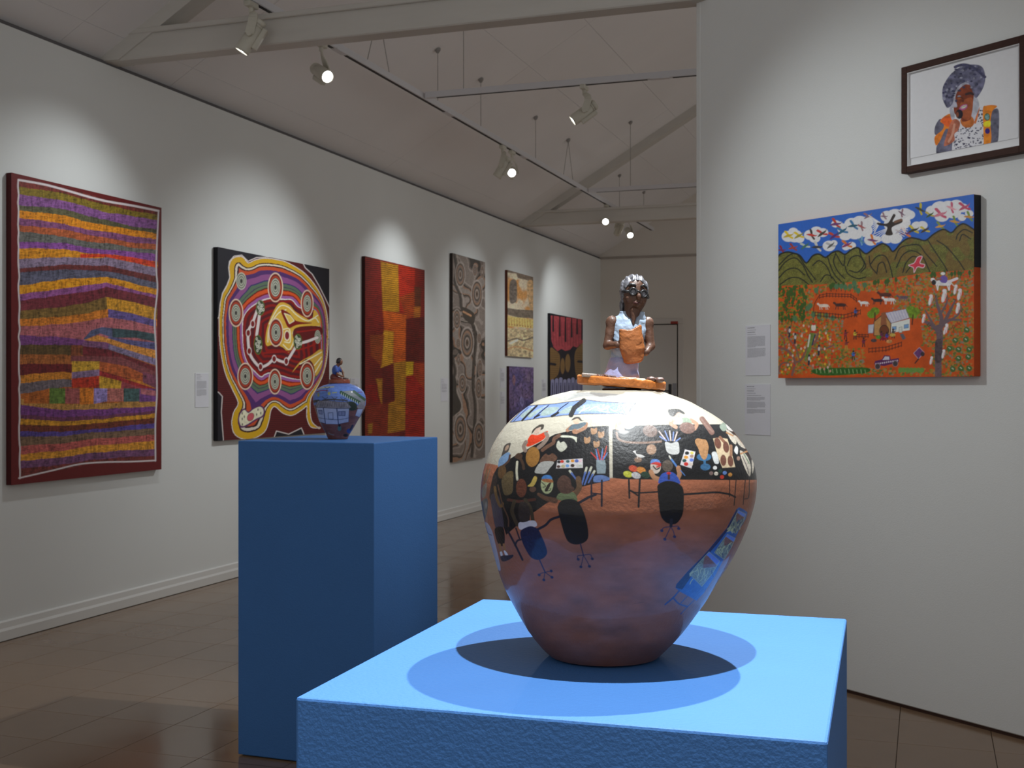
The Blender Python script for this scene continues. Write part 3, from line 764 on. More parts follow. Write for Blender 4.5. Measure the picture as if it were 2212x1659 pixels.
    for x, y, c in ((285, 1020, (204, 78, 46)), (385, 1040, (214, 136, 54)), (215, 1092, (200, 202, 66)), (320, 1108, (204, 202, 204)), (440, 1100, (38, 66, 50))): A.ell(x, y, 60, 40, c, .3, .25, vs=.6)
    A.poly([(1390, 480), (1440, 430), (1490, 470), (1480, 520), (1430, 540)], (150, 164, 148))
    for P in ([(1470, 520), (1540, 560), (1600, 640), (1595, 710), (1530, 650)], [(1650, 790), (1740, 860), (1790, 1000), (1770, 1120), (1690, 960)], [(1570, 590), (1640, 640), (1720, 760), (1640, 720)], [(1800, 900), (1830, 980), (1810, 1080)]):
        A.poly(P, (206, 196, 180), True, .2, .5)
    A.poly([(1470, 450), (1530, 470), (1560, 540), (1500, 520)], (224, 220, 216)); A.poly([(1540, 480), (1640, 560), (1740, 720), (1700, 720), (1600, 590)], (150, 112, 90), True, .2); A.line([(1560, 500), (1660, 600), (1760, 780), (1800, 900)], 18, (70, 60, 60)); A.line([(1480, 560), (1560, 600)], 20, (180, 130, 86)); A.line([(1660, 830), (1740, 800)], 20, (186, 136, 92))
    A.line([(1680, 860), (1740, 1000), (1760, 1080)], 10, (96, 88, 90)); A.line([(1700, 830), (1770, 960)], 12, (112, 138, 110))
    # seated painter, pot in hand
    A.ell(570, 995, 68, 90, (212, 196, 184)); A.poly([(508, 960), (520, 905), (600, 905), (632, 950), (570, 950)], (96, 138, 210)); A.poly([(505, 960), (570, 935), (632, 950), (635, 990), (560, 970)], (206, 54, 44)); A.line([(540, 990), (580, 1030), (620, 1010)], 16, (40, 40, 42)); A.line([(585, 1000), (625, 990)], 18, (200, 52, 46))
    A.line([(510, 1060), (550, 1130), (620, 1160)], 58, (196, 142, 104)); A.line([(860, 1010), (875, 1090), (850, 1150)], 58, (190, 138, 104)); A.line([(745, 860), (770, 900)], 18, (220, 220, 210)); A.line([(775, 905), (835, 985)], 22, (90, 140, 210), False); A.line([(890, 1045), (945, 1108)], 10, (90, 140, 210), False)
    A.poly([(610, 1210), (640, 1100), (720, 1065), (800, 1075), (860, 1140), (880, 1215), (750, 1180)], (58, 92, 190)); A.ell(722, 985, 70, 75, (96, 84, 74), 0, .25, vs=.5); A.line([(740, 1085), (740, 1150)], 30, (70, 46, 40)); A.ell(738, 1080, 28, 16, (206, 48, 40))
    A.poly([(595, 1300), (600, 1230), (680, 1185), (770, 1180), (870, 1215), (925, 1290), (930, 1480), (910, 1620), (840, 1720), (760, 1730), (690, 1700), (635, 1620), (610, 1460)], CH_, True, .05)
    for P, w in (([(228, 1165), (235, 1395)], 24), ([(368, 1165), (352, 1510)], 26), ([(240, 1300), (340, 1330), (600, 1318)], 20), ([(245, 1300), (350, 1370)], 20), ([(930, 1350), (1100, 1340), (1350, 1325), (1520, 1350)], 26), ([(1518, 1170), (1518, 1380)], 12), ([(1600, 1170), (1575, 1490)], 12), ([(1510, 1345), (1590, 1385)], 24), ([(1718, 1170), (1690, 1480)], 10), ([(1770, 1170), (1762, 1380), (1710, 1410)], 10)): A.line(P, w, (26, 27, 34))
    # ---- lower left, crop at (1030, 1060)
    A.C *= .52
    A.frame(5.926, 1030, 1060)
    INKC = (26, 26, 40)
    A.line([(1300, 160), (1420, 90), (1520, 50)], 34, INKC, False); A.line([(1060, 330), (950, 370), (880, 440), (780, 495)], 32, INKC); A.line([(1465, 0), (1468, 110)], 22, INKC); A.line([(1600, -130), (1598, 195)], 26, INKC); A.line([(1470, 30), (1590, 45)], 18, INKC); A.line([(1465, -130), (1468, 20)], 22, INKC)
    A.line([(400, 520), (490, 690), (585, 885)], 26, INKC); A.line([(500, 480), (545, 610)], 18, INKC); A.line([(490, 700), (520, 640), (590, 620)], 24, INKC)
    A.line([(290, 690), (310, 780)], 30, (150, 104, 62)); A.line([(345, 690), (365, 775)], 30, (150, 104, 62)); A.poly([(295, 790), (320, 780), (330, 830), (310, 840)], (206, 204, 206)); A.poly([(345, 770), (370, 775), (400, 825), (370, 835)], (206, 204, 206))
    A.poly([(300, 850), (330, 830), (420, 825), (465, 820), (460, 850), (400, 890), (330, 905)], (34, 34, 50))
    A.poly([(95, 410), (150, 430), (200, 530), (230, 650), (270, 820), (305, 1010), (260, 990), (190, 800), (130, 600)], (168, 164, 172), True, .05); A.line([(110, 450), (140, 540), (190, 570)], 8, (60, 56, 60))
    A.poly([(540, 410), (620, 390), (740, 385), (768, 450), (680, 480), (570, 500), (535, 470)], (196, 192, 198))
    A.poly([(555, 150), (640, 160), (680, 250), (670, 370), (620, 400), (550, 390), (530, 270)], (46, 38, 36), True, .2)
    A.poly([(1040, 260), (1035, 200), (1080, 130), (1180, 105), (1270, 125), (1330, 190), (1385, 320), (1420, 470), (1425, 600), (1370, 665), (1270, 690), (1180, 660), (1130, 580), (1080, 420)], CH_, True, .05)
    A.poly([(557, 540), (590, 490), (690, 455), (780, 490), (830, 580), (880, 700), (900, 800), (850, 865), (770, 885), (690, 850), (630, 760), (580, 650)], (22, 24, 58), True, .15)
    def castors(stem, hub, feet, c=(28, 30, 62)):
        A.line([stem, hub], 16, c, False)
        for a, b in feet: A.line([hub, a, b], 10, c); A.ell(b[0], b[1], 20, 17, c, .5)
    castors((1325, 680), (1365, 825), [((1290, 835), (1298, 878)), ((1350, 900), (1332, 975)), ((1420, 920), (1442, 968)), ((1450, 818), (1478, 872))])
    castors((800, 880), (875, 1045), [((820, 1058), (798, 1078)), ((865, 1080), (858, 1142)), ((915, 1075), (962, 1108)), ((915, 1035), (952, 1028))])
    # ---- lower right, crop at (1340, 1040)
    A.frame(5.53, 1340, 1040)
    castors((607, 470), (603, 540), [((520, 552), (495, 588)), ((560, 630), (532, 690)), ((635, 600), (648, 660)), ((690, 535), (697, 562))], (40, 48, 84))
    A.line([(610, 460), (605, 530)], 36, (30, 32, 44), False)
    A.poly([(1420, 310), (1470, 330), (1520, 370), (1500, 440), (1430, 560), (1350, 720), (1240, 920), (1130, 1130), (1000, 1330), (910, 1425), (830, 1380), (700, 1310), (660, 1270), (670, 1230), (800, 1080), (960, 920), (1060, 810), (1160, 690), (1270, 560), (1340, 420), (1390, 330)], (44, 92, 152), False, .15, .12)
    A.poly([(660, 1270), (670, 1230), (800, 1080), (960, 920), (1060, 810), (1160, 690), (1270, 560), (1390, 330), (1400, 350), (1300, 560), (1180, 720), (1060, 860), (900, 1060), (740, 1290)], (28, 44, 82), False, .1)
    for Q, gcol in (([(1060, 840), (1190, 950), (1100, 1100), (975, 1255), (825, 1105), (930, 980)], 0), ([(1280, 630), (1375, 680), (1330, 780), (1240, 930), (1125, 850), (1200, 740)], 1), ([(1410, 345), (1500, 390), (1470, 480), (1380, 620), (1285, 580), (1350, 460)], 2)):
        Q = np.array(Q, float); A.poly(Q, (118, 130, 116), False, .35, .5)
        c = Q.mean(0); top, tr = Q[0], Q[1]; dn = (Q[3] - Q[1]) 
        A.poly([top, tr, tr + .16 * dn, top + .25 * (Q[5] - top)], (92, 126, 200), False, .1)
        A.poly([top + .3 * (Q[5] - top), top + .55 * (tr - top) + .16 * dn, tr + .2 * dn, c + .1 * (tr - c), c + .3 * (Q[5] - c)], (120, 84, 78), True, .2)
        for k in range(14):
            p = Q[5] * (1 - k / 14) + Q[1] * (k / 14); w = A.rng.uniform(.2, .8)
            a = p + w * (dn * .8); b = a + np.array([A.rng.uniform(-40, 30), A.rng.uniform(20, 70)]); m_ = (a + b) / 2 + (A.rng.uniform(-15, 15), 0)
            if A.rng.random() < .6: A.line([a, m_, b], 8, (176, 184, 138))
            else: A.line([a, m_, b], 14, (52, 72, 96))
        A.poly(Q, None, False, line=(150, 160, 130), lw=.8)
    BL = (42, 66, 112)
    for P, w in (([(700, 1310), (630, 1390), (535, 1470)], 18), ([(630, 1390), (700, 1460), (800, 1495)], 20), ([(800, 1370), (725, 1450)], 10), ([(880, 1420), (800, 1500), (720, 1585)], 10)): A.line(P, w, BL)
    A.line([(165, 1460), (280, 1440)], 8, (110, 74, 62))
paint_pot(A)
POTM = mat('pot_glaze', None, .46, .28, .05, 60, 0.0005, 240, attr=True, coat=.38)
pot = thing('ceramic_pot', (*POT, PZ), 'large round terracotta pot painted with people working at black studio tables', 'pot')
nr = len(zz)
obj('pot_body', V1.reshape(-1, 3), grid_faces(nr, NC, True)[:, ::-1], POTM, pot, True, cols=A.C)
# foot ring and mouth
def ring_band(rp, centre, n=96, c_shift=None):
    V = []; Fs = []
    for i, (r, z, s_) in enumerate(rp):
        for k in range(n):
            t = 2 * math.pi * k / n
            V.append((centre[0] + (r * math.sin(t) + s_) * right[0] - r * math.cos(t) * fwd[0], centre[1] + (r * math.sin(t) + s_) * right[1] - r * math.cos(t) * fwd[1], z))
    for i in range(len(rp) - 1):
        for k in range(n): Fs.append((i * n + k, (i + 1) * n + k, (i + 1) * n + (k + 1) % n, i * n + (k + 1) % n))
    return V, Fs
CLAY = mat('pot_clay', lin((150, 88, 60)), .5, .4, .15, 60)
sb = shift[-1]
V, Fs = ring_band([(R_m[-1], zz[-1], sb), (R_m[-1] * .97, zz[-1] - .0004, sb), (R_m[-1] * .93, PZ + .0022, sb), (R_m[-1] * .80, PZ + .0018, sb), (.001, PZ + .004, sb)], POT)
obj('foot', V, Fs, CLAY, pot, True)
st_ = shift[0]
V, Fs = ring_band([(R_m[0], zz[0], st_), (R_m[0] * .985, zz[0] - .002, st_), (R_m[0] * .9, zz[0] - .0055, st_), (R_m[0] * .66, zz[0] - .0065, st_), (R_m[0] * .54, zz[0] - .008, st_), (R_m[0] * .52, zz[0] - .03, st_)], POT)
obj('mouth_rim', V, Fs, mat('pot_cream', .52 * lin(CREAM), .35, .5, .05, 60), pot, True)
print('pot', POT, 'Zb', Zb, 'mouth z', zz[0], 'r', R_m.max(), 'foot', R_m[-1])
# ------------------------------------------------------------------ spotlights on the tracks
POT2X = c2
def tr_pt(px): return np.array([TX, y_on_track(px), TZ])
XP = POT[0] + .27
rail('y', XP, -.9, 4.9, 'white lighting track above the two plinths', [(-.5, 'i'), (1.4, 'i'), (3.2, 'i'), (4.6, 'i')])
def wall_y(px, th=.03): return on_x(px, 800, WX + th)[1]
ya = lambda a, b: (wall_y(a) + wall_y(b)) / 2
# over the pots
spotlight((XP, POT[1] + .80, TZ), (POT[0], POT[1], PZ + .15), 320, 34, .5, 'track spotlight hung behind the large pot, aimed down at it', size=.012)
spotlight((XP, POT[1] - .42, TZ), (POT[0], POT[1], PZ + .15), 320, 34, .5, 'track spotlight hung in front of the large pot, aimed down at it', size=.012)
spotlight((XP, c2[1] + .35, TZ), (c2[0], c2[1], P2Z + .1), 120, 36, .8, 'track spotlight aimed at the small blue pot', size=.012)
# along the picture wall
spotlight((TX, on_x(245, 140, WX)[1] - .165, TZ), (WX, ya(20, 346) - .28, 1.35), 34, 94, 1.0, 'track spotlight in front of the near truss, aimed at the striped canvas')
spotlight(tr_pt(694), (XP + .5, 3.4, .7), 60, 24, .8, 'track spotlight just behind the near truss, turned towards the plinths')
sp8 = part_s(on_part(1895, 620)); lp8 = part_pt(sp8 - .8, 2.2, TZ)
rail('x', float(lp8[1]), TX + .03, XP - .03, 'white cross track above the narrow plinth, in front of the near truss', [(-2.6, 'i'), (-.9, 'i')])
spotlight((lp8[0], lp8[1], TZ), part_pt(sp8 + .05, 0, 1.55), 78, 58, 1.0, 'track spotlight in front of the near truss, aimed at the homestead landscape')
xs3 = float(on_y(1262, 190, YC1)[0])
spotlight((xs3, YC1, TZ), (WX, ya(470, 711) - .3, 1.4), 116, 64, 1.0, 'track spotlight on the cross track, aimed at the ringed canvas')
spotlight(tr_pt(1086), (WX, ya(784, 916), 1.5), 44, 82, 1.0, 'track spotlight over the red patchwork canvas, turned to the wall')
spotlight(tr_pt(1106), (POT[0] - .6, POT[1] + 1.0, .9), 60, 22, .8, 'track spotlight beside it, turned towards the plinths')
spotlight((-1.9, YC2, TZ), (WX, ya(976, 1047), 1.75), 80, 44, 1.0, 'track spotlight on the far cross track, aimed at the grey ringed canvas')
spotlight((-1.7, YC2, TZ), (WX, ya(1095, 1152), 1.75), 75, 44, 1.0, 'track spotlight on the far cross track, aimed at the cream canvas')
spotlight(tr_pt(1310), (POT[0] - 1.5, 3.2, .8), 40, 20, .8, 'track spotlight hung in front of the far truss, turned to the plinths')
spotlight(tr_pt(1338), (WX, ya(1187, 1258), 1.6), 36, 84, 1.0, 'track spotlight behind the far truss, turned to the wall')
spotlight(tr_pt(1358), (-1.2, 9.5, .6), 80, 60, .8, 'track spotlight behind the far truss, turned to the room')
spotlight((-1.2, YC2, TZ), (WX, ya(1187, 1258), 1.6), 50, 40, 1.0, 'track spotlight on the far cross track, aimed at the fringed canvas')
# unseen lamps added behind the partition to brighten the far half of the room
spotlight((-.6, YC1, TZ), (-1.6, 9.2, 0), 140, 100, 1.0, 'added unseen track spotlight behind the partition, washing the floor of the far room')
spotlight((.3, YC2, TZ), (-.9, 12.6, 0), 170, 110, 1.0, 'added unseen track spotlight at the end of the far cross track, washing the floor')
# ------------------------------------------------------------------ lid of the large pot with its modelled figure
def to_world(V, s, org, zorg):
    """local (right, away from the camera, up) in photo px -> metres"""
    V = np.asarray(V, float)
    return np.column_stack([org[0] + s * (V[:, 0] * right[0] + V[:, 1] * fwd[0]), org[1] + s * (V[:, 0] * right[1] + V[:, 1] * fwd[1]), zorg + s * V[:, 2]])
LX, LY = 1345.0, 845.0
ORG = POT + right * (LX - 1312) * PXM
def L(px, py, y=0.0): return np.array([px - LX, y, LY - py])
def CM(name, rgb, rough=.42, bump=.0006, var=.12, coat=.25): return mat(name, lin(rgb), rough, .5, var, 90, bump, 260, coat=coat)
SKIN = CM('clay_skin', (82, 53, 38), .5, coat=.1); SHIRT = CM('clay_shirt', (150, 168, 190)); SKIRT = CM('clay_skirt', (150, 156, 196)); HAIR = mat('clay_hair', lin((92, 92, 98)), .3, .5, .85, 150, .0012, 220, coat=.4)
ORNG = CM('clay_orange', (180, 104, 42), var=.2); POTB = CM('clay_held_pot', (150, 88, 42), var=.18); BLK = CM('clay_black', (24, 24, 28)); LEN = CM('clay_grey_lens', (108, 108, 116)); LIP = CM('clay_lips', (64, 24, 22), .7, coat=0); DKB = CM('clay_dark_brown', (92, 66, 58)); GRYB = CM('clay_grey_slab', (138, 120, 108)); BEI = CM('clay_beige', (192, 168, 138))
lid = thing('pot_lid', (*ORG, float(pz(842))), 'orange clay lid with a goggled potter figure holding a jar, on the large pot', 'pot lid')
def part(name, f, lo, hi, h, m, parent, s=PXM, org=ORG, zorg=None, label=None):
    V, Q = clay(f, lo, hi, h)
    o = obj(name, to_world(V, s, org, pz(LY) if zorg is None else zorg), Q, m, parent, True)
    if label: o['label'] = label
    return o
tilt = roty(math.radians(4.6))
def lump(P, a, k, s=0): return a * (vn(P[:, 0] * k + P[:, 1] * k * .7, P[:, 2] * k - P[:, 1] * k * .6, s))
def f_disc(P):
    q = (P - L(1342, 828)) @ tilt
    rr = np.sqrt((q[:, 0] / 96) ** 2 + (q[:, 1] / 92) ** 2)
    d = np.maximum((rr - 1) * 90, np.abs(q[:, 2]) - 9.5)
    d = smax((rr - 1) * 90, np.abs(q[:, 2] - 1.0) - 9.8, 5)
    return d + lump(P, 2.2, .06, 4) + lump(P, 1.0, .16, 8)
part('lid_disc', f_disc, (-104, -100, -12), (104, 100, 42), 1.9, ORNG, lid)
part('lid_flange', lambda P: np.maximum(np.sqrt((P[:, 0] + 2) ** 2 + P[:, 1] ** 2) - 42, np.abs(P[:, 2] + 1) - 7), (-58, -58, -14), (58, 58, 10), 2.4, mat('lid_underside', lin((110, 62, 34)), .6, .4, .1, 60), lid)
HC = L(1370, 634, 2)
def f_body(P):
    d = s_ell(P, HC + (0, 0, 3), (28.5, 29, 36)); d = smin(d, s_ell(P, HC + (3, -5, -14), (22, 22, 24)), 8)
    d = smin(d, s_ell(P, L(1377, 643, -30), (5, 6, 7.5)), 4); d = smin(d, s_ell(P, L(1374, 655, -24), (9, 6, 4)), 5)
    d = smin(d, s_ell(P, L(1357, 645, -19), (8, 7, 7)), 5); d = smin(d, s_ell(P, L(1388, 648, -17), (7, 7, 7)), 5)
    d = smin(d, s_cap(P, L(1367, 668), L(1364, 690, 2), 18.5, 17), 7)
    d = smin(d, s_ell(P, L(1360, 722, 4), (36, 20, 34)), 9)
    d = smin(d, s_cap(P, L(1352, 745, 3), L(1347, 800, 4), 27, 30), 10)
    for sx in (0, 1):
        if sx == 0: sh, el, ha = L(1323, 696, 0), L(1312, 746, -8), L(1331, 746, -34)
        else: sh, el, ha = L(1398, 698, 0), L(1404, 748, -8), L(1392, 762, -30)
        a = s_cap(P, sh, el, 12.5, 9.5); a = smin(a, s_ell(P, sh, (14, 13, 13)), 5); a = smin(a, s_cap(P, el, ha, 9.5, 7), 4)
        a = smin(a, s_ell(P, ha, (7, 6.5, 6.5)), 3)
        d = smin(d, a, 5)
        dirx = 1 if sx == 0 else -1
        for k in range(4):
            b0 = ha + np.array([dirx * 3, -3, 5 - 3.4 * k]); b1 = b0 + np.array([dirx * (5 + (k in (1, 2))), -3.5, .4]); b2 = b1 + np.array([dirx * 3.6, 1.0, -.6])
            d = smin(d, np.minimum(s_cap(P, b0, b1, 2.1, 1.9), s_cap(P, b1, b2, 1.9, 1.5)), 1.0)
        d = smin(d, s_cap(P, ha + np.array([dirx * 1, -3, 5]), ha + np.array([dirx * 6, -7, 10]), 2.2, 1.7), 1.0)
    return d + lump(P, .9, .12, 2)
fig = part('figure_body', f_body, (-52, -52, 38), (76, 36, 252), 1.15, SKIN, lid, label='brown clay figure with bent arms and a lit face')
def f_shirt(P):
    d = s_ell(P, L(1360, 716, 3), (42, 25.5, 38)); d = smin(d, s_cap(P, L(1353, 742, 3), L(1348, 786, 4), 30, 31), 10)
    d = smin(d, s_ell(P, L(1336, 695, 2), (17, 15, 13)), 6); d = smin(d, s_ell(P, L(1390, 697, 2), (15, 15, 13)), 6)
    d = smin(d, s_cap(P, L(1348, 676, 0), L(1349, 692, 0), 10, 16), 6); d = smin(d, s_cap(P, L(1384, 678, 0), L(1381, 694, 0), 9, 15), 6)
    notch = s_cap(P, L(1369, 668, -21), L(1366, 700, -25), 11, 4.0)
    d = smax(d, -notch, 3)
    d = smax(d, -(s_ell(P, L(1366, 660, 0), (19, 21, 13))), 2)
    arm1 = np.minimum(s_cap(P, L(1317, 702, 0), L(1309, 760, -8), 12.5, 12), s_cap(P, L(1404, 704, 0), L(1408, 760, -8), 12.5, 12))
    d = smax(d, -arm1, 2)
    return np.maximum(d, P[:, 2] - 172) + lump(P, 1.6, .1, 6) + lump(P, .7, .25, 9)
part('shirt', f_shirt, (-48, -34, 42), (66, 40, 178), 1.25, SHIRT, fig)
part('neckline', lambda P: s_cap(P, L(1368, 672, -15), L(1366, 701, -21.5), 10, 2.2), (4, -36, 138), (44, 2, 188), .8, SKIN, fig)
part('skirt', lambda P: np.maximum(smin(s_cap(P, L(1346, 790, 2), L(1342, 822, 4), 33, 40), s_ell(P, L(1360, 812, -14), (20, 22, 12)), 6), P[:, 2] - 66 - .10 * (LX - P[:, 0] - 345 + 300)) + lump(P, 1.8, .09, 3), (-56, -50, 6), (52, 54, 72), 1.4, SKIRT, fig)
def f_hair(P):
    d = s_ell(P, HC + (0, 2, 5), (31.5, 32, 37)); cut = s_ell(P, HC + (5, -30, -10), (31, 30, 38)); d = smax(d, -cut, 2)
    d = np.maximum(d, -(P[:, 2] - (LY - 690)))
    d = smin(d, s_cap(P, L(1345, 655, 14), L(1347, 688, 16), 7, 4), 4)
    return d + 1.1 * np.sin(P[:, 0] * .55 + 3 * vn(P[:, 0] * .08, P[:, 1] * .08, 5)) + lump(P, 1.4, .2, 5)
part('hair', f_hair, (-16, -40, 146), (66, 46, 254), 1.1, HAIR, fig)
ey = (L(1365, 632, -27.5), L(1388, 636.5, -24))
gog = MB()
def ringm(c, nrm, R, r, n=28, k=10):
    A_ = aim_matrix(nrm); V, Fs = [], []
    for i in range(n):
        a = 2 * math.pi * i / n
        for j in range(k):
            b = 2 * math.pi * j / k
            V.append(c + A_ @ np.array([(R + r * math.cos(b)) * math.cos(a), (R + r * math.cos(b)) * math.sin(a), 1.5 * r * math.sin(b)]))
    for i in range(n):
        for j in range(k): Fs.append((i * k + j, ((i + 1) % n) * k + j, ((i + 1) % n) * k + (j + 1) % k, i * k + (j + 1) % k))
    return V, Fs
n1, n2_ = np.array([-.12, -1, 0.02]), np.array([.32, -1, .02])
W = lambda V: to_world(V, PXM, ORG, pz(LY))
for c, nn in zip(ey, (n1, n2_)): gog.add(W(ringm(c, nn, 7.0, 2.6)[0]), ringm(c, nn, 7.0, 2.6)[1])
def wtube(pts, r, n=8): t_ = MB().tube(pts, r, n); return W(t_.V), t_.Fc
for t_ in (wtube([ey[0] + (6.5, -1, 0), ey[0] + (11, -3, 1), ey[1] + (-6.5, -2, 0)], 2.2), wtube([ey[0] + (-7, 1, 0), L(1351, 631, -22), L(1343.5, 630, -10), L(1340.5, 628, 4)], [3, 3.4, 3.2, 3]), wtube([ey[1] + (7, 1, 0), L(1397, 640, -14), L(1400, 643, -2)], 3.2)): gog.add(*t_)
gg = gog.build('goggles', BLK, fig, True); gg['label'] = 'black round goggles with grey lenses'
for c, nn in zip(ey, (n1, n2_)):
    A_ = aim_matrix(nn); V = [c + A_ @ np.array([0, 0, 1.6])]; Fs = []
    for rr, dz in ((3.5, 1.2), (6.8, 0)):
        V += [c + A_ @ np.array([rr * math.cos(a), rr * math.sin(a), dz]) for a in np.linspace(0, 2 * math.pi, 20, endpoint=False)]
    Fs = [(0, 1 + k, 1 + (k + 1) % 20) for k in range(20)] + [(1 + k, 21 + k, 21 + (k + 1) % 20, 1 + (k + 1) % 20) for k in range(20)]
    obj('lens', W(V), Fs, LEN, fig, True)
for pts in ([L(1354, 621, -24.5), L(1360, 616, -26.5), L(1368, 617.5, -27.5), L(1371, 621, -28)], [L(1381, 621, -26.5), L(1387, 618, -24.5), L(1394, 623, -20.5), L(1395, 626, -20)]):
    obj('eyebrow', *wtube(pts, [1.6, 3.0, 3.0, 1.6]), BLK, fig, True)
obj('mouth', *wtube([L(1365, 655, -28), L(1372, 657, -30), L(1380, 655.5, -29.5)], [1.4, 2.4, 1.4]), LIP, fig, True)
def f_jar(P):
    q = P - L(1361, 746, -36); q = q @ roty(math.radians(-6))
    x, y, z = q[:, 0], q[:, 1], q[:, 2]
    w = np.interp(z, [-42, -34, -10, 12, 28, 38], [15, 20, 26.5, 27, 25, 25.5]); dp = np.interp(z, [-42, -10, 20, 38], [9, 15, 14, 11])
    rr = (np.abs(x / w) ** 2.6 + np.abs(y / dp) ** 2.6) ** (1 / 2.6)
    top = 36 + 3.5 * np.cos(x / 27 * math.pi) * -1 + .10 * x
    d = smax((rr - 1) * dp, np.maximum(z - top, -z - 40), 4)
    hole = np.maximum((np.sqrt((x / (w - 7)) ** 2 + (y / (dp - 4)) ** 2) - 1) * 9, 26 - z)
    return smax(d, -hole, 2) + lump(P, 1.5, .11, 12) + lump(P, .6, .3, 13)
part('held_jar', f_jar, (-24, -60, 52), (56, -12, 146), 1.1, POTB, fig, label='orange clay jar held in both hands')
# things lying on the lid
def on_lid(px, y): return 829 - 9.5 + (px - 1342) * .0805
def slab(name, px0, px1, y, hh, dep, m, seed, rough_=1.2):
    pm = (px0 + px1) / 2; w = (px1 - px0) / 2; c = L(pm, on_lid(pm, y) - hh * .55, y)
    part(name, lambda P: s_box(P, c, (w, dep, hh), 2.2, roty(math.radians(4.6))) + lump(P, rough_, .2, seed) + (lump(P, 2.4, .5, seed + 3) if rough_ > 2 else 0), c - (w + 6, dep + 6, hh + 8), c + (w + 6, dep + 6, hh + 8), .9, m, lid)
slab('clay_slab', 1254, 1287, -50, 4.0, 10, GRYB, 3)
slab('scrubbing_brush', 1284, 1326, -56, 3.8, 9, DKB, 5, 2.6)
slab('clay_board', 1332, 1367, -72, 3.2, 11, BEI, 7)
slab('clay_board', 1364, 1386, -74, 2.6, 7, BEI, 9)
for px, r in ((1399, 8.5), (1417, 9)):
    c = L(px, on_lid(px, 0) - 4.5, -62)
    part('clay_ball', lambda P, c=c, r=r: s_ell(P, c, (r + 1.5, r, 6.0)) + lump(P, .8, .15, 2), c - r - 6, c + r + 6, 1.0, DKB, lid)

# ------------------------------------------------------------------ the small pot
Zs = -c2[0] * sY + c2[1] * cY
SX = (733 - CX) * (Zs - .03) / F; POT2 = cam2world(SX, Zs - .03); S2 = (Zs - .03) / F
base2 = HY + (CH - P2Z) / S2
raw = [(615, 490, 800), (640, 400, 880), (680, 330, 950), (730, 290, 1000), (800, 258, 1030), (860, 252, 1038), (920, 262, 1035), (1000, 285, 1015), (1080, 310, 975), (1150, 335, 930), (1220, 365, 890), (1300, 410, 845), (1370, 445, 800), (1430, 470, 772), (1448, 476, 766)]
ry = np.array([740 + a / 6.91 for a, _, _ in raw]); rl = np.array([640 + b / 6.91 for _, b, _ in raw]); rr_ = np.array([640 + c / 6.91 for _, _, c in raw])
ry = 829 + (ry - 829) * (base2 - .3 - 829) / (ry[-1] - 829)
rp2 = np.linspace(829, base2 - .4, 170)
rad2 = sm((np.interp(rp2, ry, rr_) - np.interp(rp2, ry, rl)) / 2, 9) * S2; sh2 = sm(((np.interp(rp2, ry, rr_) + np.interp(rp2, ry, rl)) / 2 - 733), 21) * S2
z2 = CH - (rp2 - HY) * S2; z2[-1] = P2Z + .0012
V2, W2, NC2 = pot_mesh(rad2, z2, sh2, POT2, 240, 70, P2Z)
u2, v2 = project(W2); B = Art(u2, v2, (96, 128, 204)); B.aa = .35
